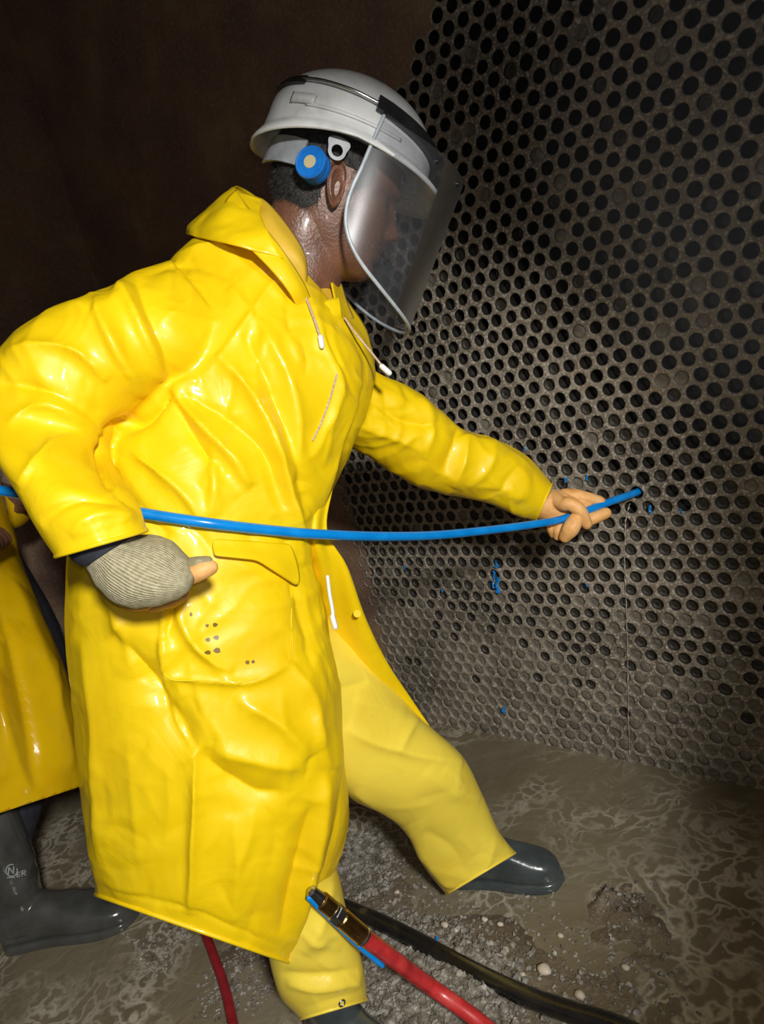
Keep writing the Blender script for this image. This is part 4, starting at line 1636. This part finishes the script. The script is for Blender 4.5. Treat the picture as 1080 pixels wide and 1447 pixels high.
# ------------------------------------------------------------------ gloves 
pl = [tube(W((740, 700, 1.385), (758, 708, 1.395), (785, 716, 1.405), (808, 722, 1.41), (820, 722, 1.41)), [.028, .030, .034, .034, .028], 24, 6)]
fingers = [
    (((797, 700, 1.405), (812, 700, 1.40), (830, 704, 1.40), (848, 709, 1.405)), (.014, .0135, .0128, .0115)),
    (((810, 738, 1.40), (826, 736, 1.395), (842, 731, 1.392), (856, 725, 1.395)), (.013, .0128, .0125, .0115)),
    (((783, 705, 1.385), (797, 712, 1.362), (806, 712, 1.352), (820, 722, 1.350), (829, 740, 1.362)), (.016, .014, .0135, .013, .0115)),
    (((818, 728, 1.362), (812, 738, 1.354), (806, 748, 1.354), (799, 758, 1.362)), (.0135, .0155, .0165, .0125)),
    (((795, 730, 1.388), (790, 745, 1.376), (789, 757, 1.380)), (.012, .012, .010)),
    (((780, 732, 1.392), (780, 745, 1.384), (782, 754, 1.388)), (.012, .011, .009))]
parts = [pl[0][:2]]
for P_, R_ in fingers: parts.append(tube(W(*P_), list(R_), 16, 6)[:2])
gv, gf = remesh(parts, .0016, 3)
glove = mesh('glove', gv, gf, MAT['latex'], person)
glove['label'] = 'orange latex coated work glove gripping the hose'
v, f, _ = tube(W((782, 688, 1.38), (774, 700, 1.36), (766, 715, 1.355), (758, 734, 1.365)), .0024, 8, 6)
mesh('glove_cuff', v, f, MAT['knit'], glove)

gsec = [
    (170, 745, .844, 108, 786, .844, .036),
    (188, 757, .850, 126, 797, .850, .040),
    (216, 758, .850, 140, 826, .850, .043),
    (243, 767, .850, 172, 852, .850, .045),
    (261, 783, .850, 215, 857, .850, .043),
    (271, 796, .850, 250, 847, .850, .036),
    (277, 806, .850, 268, 832, .850, .026),
    (279, 812, .850, 275, 822, .850, .012)]
v, f, uv = ring_loft(gsec, 70, 80, 2.2)
nn = vnormals(v, f)
v = v + nn * (fbm(v * 28, 3, 3) * .004)[:, None]
g2 = mesh('glove', v, f, MAT['knit'], person, uv=uv)
g2['label'] = 'beige ribbed knit work glove with orange thumb tip'
for P_, R_ in [(((258, 816, .850), (272, 812, .843), (286, 806, .839), (297, 802, .841)), (.012, .0115, .0112, .0095)),
               (((255, 838, .90), (235, 848, .918), (205, 840, .925)), (.012, .0125, .011)),
               (((240, 845, .90), (215, 852, .918), (190, 840, .925)), (.012, .0125, .011)),
               (((205, 850, .90), (185, 850, .918), (165, 835, .925)), (.012, .0125, .011)),
               (((180, 842, .90), (162, 838, .94), (152, 828, .95)), (.011, .0115, .010))]:
    v, f, _ = tube(W(*P_), list(R_), 16, 6)
    mesh('glove_finger', v, f, MAT['latex'], g2)
v, f, _ = tube(W((266, 800, .849), (280, 796, .841), (293, 793, .841)), [.010, .0085, .0065], 14, 6)
mesh('thumb_back', v, f, MAT['grey_plastic'] if False else MAT['knit'], g2)
v, f, uv = ring_loft([(178, 728, .842, 96, 775, .842, .044), (184, 745, .846, 108, 790, .846, .0445), (190, 757, .850, 122, 799, .850, .044)], 14, 60, 2.2)
mesh('undersleeve', v, f, MAT['navy'], person)

# ------------------------------------------------------------------ hoses
hp = W((-420, 760, 1.35), (-260, 700, 1.20), (-130, 680, 1.09), (-40, 686, 1.03), (0, 693, 1.0), (60, 702, .965), (110, 709, .940), (160, 718, .927), (200, 725, .927), (250, 733, .929), (300, 740, .936), (350, 746, .960), (400, 751, .990), (450, 755, 1.024), (540, 758, 1.11), (620, 756, 1.20), (700, 748, 1.28), (760, 740, 1.335), (800, 732, 1.366), (857, 711, 1.405))
bore = np.array([cells[HOSE_CELL, 0] + jit[HOSE_CELL, 0], WALLY, cells[HOSE_CELL, 1] + jit[HOSE_CELL, 1]])
lead = (hp[-1] - bore) * np.array([1, 0, 1])
hp = np.vstack([hp, bore + lead * .16 - np.array([0, .010, 0]), bore + np.array([0, .012, 0]) - lead * .01, bore + np.array([0, .045, 0])])
v, f, _ = tube(hp, .0075, 18, 10)
bh = mesh('blue_hose', v, f, MAT['blue_hose'])
tag(bh, 'thin bright blue lance hose held across the raincoat into a tube hole', 'hose')

def fl(px, py, z): return floor_pt(px, py, z)

rp = [at(452, 1270, 1.019), at(480, 1296, 1.033), at(512, 1322, 1.050), at(560, 1358, 1.088), floor_pt(610, 1395, .10), floor_pt(660, 1430, .065), floor_pt(700, 1462, .045), floor_pt(770, 1520, .03), floor_pt(900, 1610, .018), floor_pt(1080, 1700, .014)]
rr = np.array(rp)
v, f, _ = tube(rr[2:], .0125, 20, 8)
rh = mesh('red_hose', v, f, MAT['red_hose'])
tag(rh, 'bright red pressure hose with brass and steel coupling below the raincoat', 'hose')
ax = rr[2] - rr[0]
L_ = np.linalg.norm(ax); ax = ax / L_


def fitting(name, prof, mat, parent, ns_=24, hexn=False):
    s1 = np.cross(ax, [0, 0, 1.0]); s1 /= np.linalg.norm(s1); s2 = np.cross(ax, s1)
    n_ = 6 if hexn else ns_
    V = [rr[0] + ax * t + r * (math.cos(k / n_ * 2 * math.pi) * s1 + math.sin(k / n_ * 2 * math.pi) * s2) for (r, t) in prof for k in range(n_)]
    F = grid_faces(len(prof), n_)
    F.append(tuple(range(n_))[::-1]); F.append(tuple(range((len(prof) - 1) * n_, len(prof) * n_)))
    return mesh(name, np.array(V), F, mat, parent, smooth=False)


fitting('lance_tip', [(.004, -.024), (.0085, -.020), (.0095, -.002), (.0095, .004)], MAT['steel'], rh)
fitting('coupling', [(.010, .002), (.0125, .004), (.0125, .026), (.011, .028)], MAT['brass'], rh)
fitting('coupling_ring', [(.0115, .027), (.0132, .028), (.0132, .032), (.0115, .033)], MAT['steel'], rh)
fitting('hex_nut', [(.0125, .032), (.0140, .034), (.0140, .046), (.0125, .048)], MAT['steel'], rh, hexn=True)
fitting('ferrule', [(.0125, .047), (.0140, .049), (.0140, L_ - .004), (.0132, L_)], MAT['brass'], rh)
fitting('ferrule_lip', [(.0132, L_ - .001), (.0146, L_), (.0146, L_ + .003), (.0130, L_ + .004)], MAT['steel'], rh)

bl = np.array([at(x, y, d) for x, y, d in ((437, 1269, 1.008), (452, 1284, 1.018), (474, 1305, 1.034), (504, 1334, 1.056), (540, 1364, 1.080))])
v, f, _ = tube(bl, .0042, 10, 6)
mesh('coupling_sleeve', v, f, MAT['blue_hose'], rh)['label'] = 'thin blue line along the underside of the coupling'
bp_ = [fl(430, 1262, .02), fl(480, 1280, .020), fl(530, 1300, .020), fl(590, 1330, .020), fl(660, 1368, .019), fl(730, 1402, .018), fl(800, 1428, .016), fl(870, 1450, .015), fl(960, 1490, .014), fl(1100, 1545, .014), fl(1300, 1600, .014)]
v, f, _ = tube(np.array(bp_), .0165, 20, 8)
tag(mesh('black_hose', v, f, MAT['black_hose']), 'thick wet black hose lying on the gravel', 'hose')
rp2 = [fl(262, 1235, .012), fl(283, 1300, .012), fl(300, 1345, .012), fl(316, 1390, .013), fl(328, 1440, .013), fl(338, 1500, .012), fl(344, 1570, .012), fl(340, 1660, .012)]
v, f, _ = tube(np.array(rp2), .0095, 16, 8)
tag(mesh('red_hose', v, f, MAT['dark_red_hose']), 'thin dark red hose coming out from beneath the raincoat hem', 'hose')

# ------------------------------------------------------------------ second worker at the frame's left edge
s2body = [
    (-190, 770, 1.72, 10, 770, 1.72, .17),
    (-200, 840, 1.70, 42, 850, 1.70, .20),
    (-205, 930, 1.68, 80, 945, 1.66, .22),
    (-205, 1030, 1.67, 112, 1040, 1.64, .23),
    (-200, 1110, 1.66, 124, 1112, 1.63, .23),
    (-195, 1190, 1.66, 128, 1160, 1.63, .22)]
up_w = np.array([0, 0, 1.0])
c0 = (at(-190, 770, 1.72) + at(10, 770, 1.72)) / 2
base2 = np.array([c0[0], c0[1], 0])
tor2 = tube(np.array([c0 + up_w * z for z in (-.05, .12, .30, .44, .50)]), [.17, .185, .19, .15, .075], 32, 6)
sx = c2w([1, 0, 0]); sx[2] = 0; sx /= np.linalg.norm(sx)
fy = c2w([0, 0, 1]); fy[2] = 0; fy /= np.linalg.norm(fy)
sh_c = c0 + up_w * .40
ar = []
for sgn in (-1, 1):
    ar.append(tube(np.array([sh_c + fy * sgn * .15, sh_c + fy * sgn * .20 - up_w * .16 - sx * .04, sh_c + fy * sgn * .19 - up_w * .30 + sx * .02, sh_c + fy * sgn * .17 - up_w * .38 + sx * .12]), [.075, .07, .062, .055], 20, 6))
V2, F2 = remesh([ring_loft(s2body, 40, 56, 2.0)[:2], tor2[:2], ar[0][:2], ar[1][:2]], .008, 8)
f2 = [([(0, 860), (30, 960), (45, 1060), (52, 1128)], -.020, 14, 18), ([(10, 800), (60, 930), (92, 1030), (100, 1090)], .014, 14, 18), ([(5, 905), (20, 890), (30, 880)], .006, 5, 8), ([(0, 1000), (30, 1090), (60, 1125)], .012, 12, 16), ([(-20, 900), (0, 1000), (10, 1100)], .014, 14, 18)]
V2 = fold(V2, vnormals(V2, F2), f2 + wrinkles(40, (-150, 800, 120, 1150), 75, 25, (40, 120), (.002, .005), (7, 15), 44))
V2 = V2 + vnormals(V2, F2) * (fbm(V2 * 6, 3, 40) * .010)[:, None]
V2, F2 = open_at(V2, F2, (-200, 1215, 1.66), (124, 1108, 1.63), (0, 1300, 1.66), .5)
head2 = c0 + up_w * .66
hb_ = []
for (u, f_, b_, wd) in HQ[::3]:
    for t in np.arange(40) / 40 * 2 * math.pi:
        hb_.append(head2 + sx * ((f_ + b_) / 2 + (f_ - b_) / 2 * math.cos(t)) + fy * wd * math.sin(t) + up_w * u)
nh2 = len(HQ[::3])
hf_ = grid_faces(nh2, 40)
hf_.append(tuple(range(40))[::-1]); hf_.append(tuple(range((nh2 - 1) * 40, nh2 * 40)))
nk2 = tube(np.array([head2 - up_w * .06 - sx * .02, head2 - up_w * .20]), [.058, .065], 20, 4)
to2 = tube(np.array([c0 + up_w * .42, c0 + up_w * .2, c0 - up_w * .1]), [.10, .13, .12], 20, 4)
leg_a = boot_heel = floor_pt(18, 1330)
toe2 = floor_pt(196, 1292)
lg2 = [tube(np.array([c0 - up_w * .05 + fy * .02, base2 + up_w * .45 + sx * .05, floor_pt(40, 1320) + up_w * .20]), [.10, .075, .05], 18, 5),
       tube(np.array([c0 - up_w * .05 + fy * .1, base2 + up_w * .45 + fy * .16, floor_pt(-110, 1330) + fy * .12 + up_w * .20]), [.10, .075, .05], 18, 5)]
hands2 = []
for sgn in (-1, 1):
    b_ = sh_c + fy * sgn * .17 - up_w * .38 + sx * .12
    hands2.append(tube(np.array([b_ - sx * .1 + up_w * .1, b_ + sx * .06]), [.035, .034], 14, 4))
    for q in range(4):
        s0 = b_ + sx * .07 + fy * (q - 1.5) * .019
        hands2.append(tube(np.array([s0, s0 + sx * .045 - up_w * .008, s0 + sx * .06 - up_w * .035, s0 + sx * .04 - up_w * .05]), [.0095, .009, .0085, .007], 10, 4))
    s0 = b_ + sx * .03 - fy * sgn * .03
    hands2.append(tube(np.array([s0, s0 + sx * .035 - fy * sgn * .018, s0 + sx * .06 - fy * sgn * .012]), [.011, .010, .008], 10, 4))
P2V, P2F = remesh([(np.array(hb_), hf_), nk2[:2], to2[:2]] + [l[:2] for l in lg2] + [x[:2] for x in hands2], .005, 2)
person2 = mesh('person', P2V, P2F, MAT['skin'])
t2 = joinVF([tube(np.array([c0 - up_w * .05 + fy * .02, base2 + up_w * .45 + sx * .05, floor_pt(40, 1320) + up_w * .20]), [.115, .088, .062], 24, 6)[:2], tube(np.array([c0 - up_w * .05 + fy * .1, base2 + up_w * .45 + fy * .16, floor_pt(-110, 1330) + fy * .12 + up_w * .20]), [.115, .088, .062], 24, 6)[:2]])
mesh('trousers', t2[0], t2[1], MAT['navy'], person2)
tag(person2, 'person in amber raincoat and grey rubber boots standing behind the leaning worker', 'person')
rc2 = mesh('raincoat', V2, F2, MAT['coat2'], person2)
s = rc2.modifiers.new('cloth', 'SOLIDIFY')
s.thickness, s.offset = .0025, -1
# hood up over the second worker's head
hd = []
for i in range(24):
    u = -.17 + i / 23 * .335
    k = max(0.0, 1 - ((u + .02) / .185) ** 2) ** .5 if u > -.02 else 1.0
    for j in range(36):
        t = math.radians(60) + j / 35 * math.radians(240)
        hd.append(head2 + up_w * u + sx * ((.135 * k + .002) * math.cos(t) - .0) + fy * (.115 * k + .002) * math.sin(t))
hd = np.array(hd)
hood2 = mesh('hood', hd, grid_faces(24, 36, False), MAT['coat2'], rc2)
hood2.modifiers.new('cloth', 'SOLIDIFY').thickness = .003
b2 = boot('boot', floor_pt(14, 1332), toe2, (-.015, .0), MAT['boot2'], person2, shaft=.33, seed=15, fat=1.22)
b2['label'] = 'wet olive grey rubber boot with a pale round emblem'
b3 = boot('boot', floor_pt(-160, 1332) + fy * .12, floor_pt(20, 1296) + fy * .12, (-.015, .0), MAT['boot2'], person2, shaft=.33, seed=18, fat=1.22)
# pale emblem and letters moulded on the boot shaft
bb = BVHTree.FromPolygons([v.co for v in b2.data.vertices], [tuple(p.vertices) for p in b2.data.polygons])


def on_boot(px, py, lift=.0012):
    r = at(px, py, 1.0) - CAM
    h_ = bb.ray_cast(Vector(CAM), Vector(r).normalized())
    return (at(px, py, 1.6) if h_[0] is None else np.array(h_[0]) - r / np.linalg.norm(r) * lift)


def stroke(pts, rad, parent, name):
    v, f, _ = tube(np.array([on_boot(x, y) for x, y in pts]), rad, 6, 2)
    mesh(name, v, f, MAT['logo'], parent)


MAT['logo'] = mat_plain('pale_boot_print', (.34, .36, .35), .5)
stroke([(16.5 + 8 * math.cos(a), 1230 + 8.5 * math.sin(a)) for a in np.linspace(-.3, 5.0, 14)], .0013, b2, 'boot_emblem')
stroke([(12, 1235), (12.5, 1226)], .0014, b2, 'boot_emblem')
stroke([(12.5, 1226), (19, 1234)], .0014, b2, 'boot_emblem')
stroke([(19, 1234), (19.5, 1225)], .0014, b2, 'boot_emblem')
for x0, y0, segs in [(24, 1239, [[(0, 0), (.3, -6)], [(0, 0), (4.5, -.8)], [(.2, -3), (4, -3.6)], [(.3, -6), (4.8, -6.8)]]),
                     (31, 1237.5, [[(0, 0), (.3, -7)], [(.3, -7), (4.5, -7.4)], [(4.5, -7.4), (5.2, -5)], [(5.2, -5), (.4, -3.4)], [(1.5, -3.6), (5.8, -1)]])]:
    for sg_ in segs: stroke([(x0 + a, y0 + c) for a, c in sg_], .0012, b2, 'boot_letter')
stroke([(10, 1240.5), (14, 1240), (21, 1240)], .0010, b2, 'boot_letter')

# ------------------------------------------------------------------ blue shavings on the sheet, pebbles, streak of water
def shaving(px, py, size, seed):
    r = np.random.default_rng(seed)
    c = wall_pt(px, py, WALLY - .003)
    pts = [c]
    for k in range(5):
        pts.append(pts[-1] + np.array([r.normal(0, .5), r.normal(-.1, .25), -abs(r.normal(.6, .5))]) * size * .4)
    P = np.array(pts); P[:, 1] = np.clip(P[:, 1], WALLY - .012, WALLY - .002)
    v, f, _ = tube(P, list(r.uniform(.6, 1.3, len(P)) * size * .22), 6, 2)
    v = v + r.normal(0, size * .06, v.shape)
    return v, f


SHV = [(701, 793, .013, 0), (698, 808, .013, 0), (704, 818, .014, 0), (703, 830, .014, 0), (697, 822, .010, 0),
       (919, 716, .011, 'blue shaving stuck beside the hole that takes the blue hose'), (961, 719, .007, 'tiny blue shaving farther along the sheet past the hose end'),
       (572, 800, .009, 'blue shaving on the sheet close to the open raincoat panel'), (714, 1000, .012, 'blue shaving hanging low on the sheet just above the water'),
       (625, 833, .006, 'tiny blue shaving on the sheet between the raincoat panel and the ragged cluster'),
       (800, 676, .009, 1), (829, 672, .007, 1), (741, 632, .006, 'tiny blue shaving on the sheet over the yellow forearm'), (828, 825, .005, 'tiny blue shaving on the sheet beside the water trickle')]
for k, (px, py, sz, lb) in enumerate(SHV):
    v, f = shaving(px, py, sz, k)
    o = mesh('plastic_shaving', v, f, MAT['blue_hose'], smooth=False)
    tag(o, lb if isinstance(lb, str) else ('blue shaving in the ragged cluster below the outstretched arm', 'small blue shaving on the sheet right above the orange glove')[lb], 'shaving', 'blue shavings on the tube sheet')
sv = floor_pt(619, 1332, .014)
v, f = shaving(619, 1332, .010, 99)
v = v - v.mean(0) + sv
tag(mesh('plastic_shaving', v, f, MAT['blue_hose'], smooth=False), 'blue hose shaving lying on the gravel beside the black hose', 'shaving')

NEARB, BYBOOT, BETW = 'small pale pebble in the mud past the black hose', 'small pale pebble in the mud close to the forward boot', 'small pale pebble between the black hose and the forward boot'
pb = [(770, 1373, .0105, 'largest round cream pebble, alone in the mud beside the black hose'), (792, 1321, .005, 'lone small pebble in the mud beyond the cream pebble'), (740, 1381, .0045, 'tiny pebble touching the side of the black hose by the cream pebble'), (630, 1310, .007, BETW), (644, 1318, .0055, BETW), (637, 1332, .005, BETW), (686, 1302, .006, BYBOOT), (562, 1262, .005, 'small pale pebble on the gravel between the two legs'), (708, 1309, .005, BYBOOT), (820, 1408, .008, NEARB), (884, 1366, .006, NEARB), (736, 1420, .006, 'small pale pebble in the gravel between the red and the black hose')]
for k, (px, py, r_, lb) in enumerate(pb):
    c = floor_pt(px, py, .004)
    c[2] = max(0.0, floor_h(c[0], c[1])) + r_ * .45
    bm = bmesh.new()
    bmesh.ops.create_icosphere(bm, subdivisions=2, radius=1)
    v = np.array([q.co[:] for q in bm.verts])
    v = v * (1 + .25 * vnoise(v * 1.7 + k * 3.1, k))[:, None] * np.array([1.25, .95, .75]) * r_
    tag(mesh('pebble', v + c, [[q.index for q in f_.verts] for f_ in bm.faces], MAT['pebble']), lb, 'pebble', 'pebbles in the mud')
# trickle running down the sheet from the hose end
MAT['trickle'] = mat_noise('trickle', [(.3, (.36, .31, .26)), (.7, (.55, .5, .44))], 60, .12, coat=.6)
tp = cr(np.array([wall_pt(x, y, WALLY - .003) for x, y in ((890, 712), (884, 740), (883, 790), (885, 850), (887, 910), (888, 975), (889, 1030), (890, 1068))]), 240)
tp = tp[::3] + RNG.normal(0, .0006, (80, 3)) * np.array([1, .2, .3])
v, f, _ = tube(tp, list(.0004 + .0016 * RNG.random(80) ** 3), 7, 2)
tag(mesh('water_trickle', v, f, MAT['trickle']), 'broken thin trickle of water running down the tube sheet below the hose end', 'water')

# mist hanging before the sheet, thickest towards the far top corner of it
mc = wall_pt(1130, 110, WALLY - .25) + np.array([.07, 0, .04])
bm = bmesh.new()
bmesh.ops.create_icosphere(bm, subdivisions=3, radius=1)
me = bpy.data.meshes.new('mist')
bm.to_mesh(me)
mist = link(bpy.data.objects.new('mist', me))
mist.location = Vector(mc)
mist.scale = (.50, .23, .68)
mm_ = bpy.data.materials.new('grey_mist')
N, L = nodes(mm_)
N.remove(N['Principled BSDF'])
tc = N.new('ShaderNodeTexCoord')
ln = N.new('ShaderNodeVectorMath')
ln.operation = 'LENGTH'
L.new(tc.outputs['Object'], ln.inputs[0])
mr = N.new('ShaderNodeMapRange')
mr.interpolation_type = 'SMOOTHSTEP'
setp(mr, From_Min=.2, From_Max=1.0, To_Min=.6, To_Max=0.0)
L.new(ln.outputs['Value'], mr.inputs['Value'])
vs = N.new('ShaderNodeVolumeScatter')
vs.inputs['Color'].default_value = (.9, .92, .95, 1)
L.new(mr.outputs[0], vs.inputs['Density'])
L.new(vs.outputs[0], N['Material Output'].inputs['Volume'])
me.materials.append(mm_)
tag(mist, 'thin grey mist hanging before the upper tube sheet', 'mist', kind='stuff')
print('objects', len(bpy.data.objects), 'tris', sum(len(o.data.polygons) for o in bpy.data.objects if o.type == 'MESH') * 2)
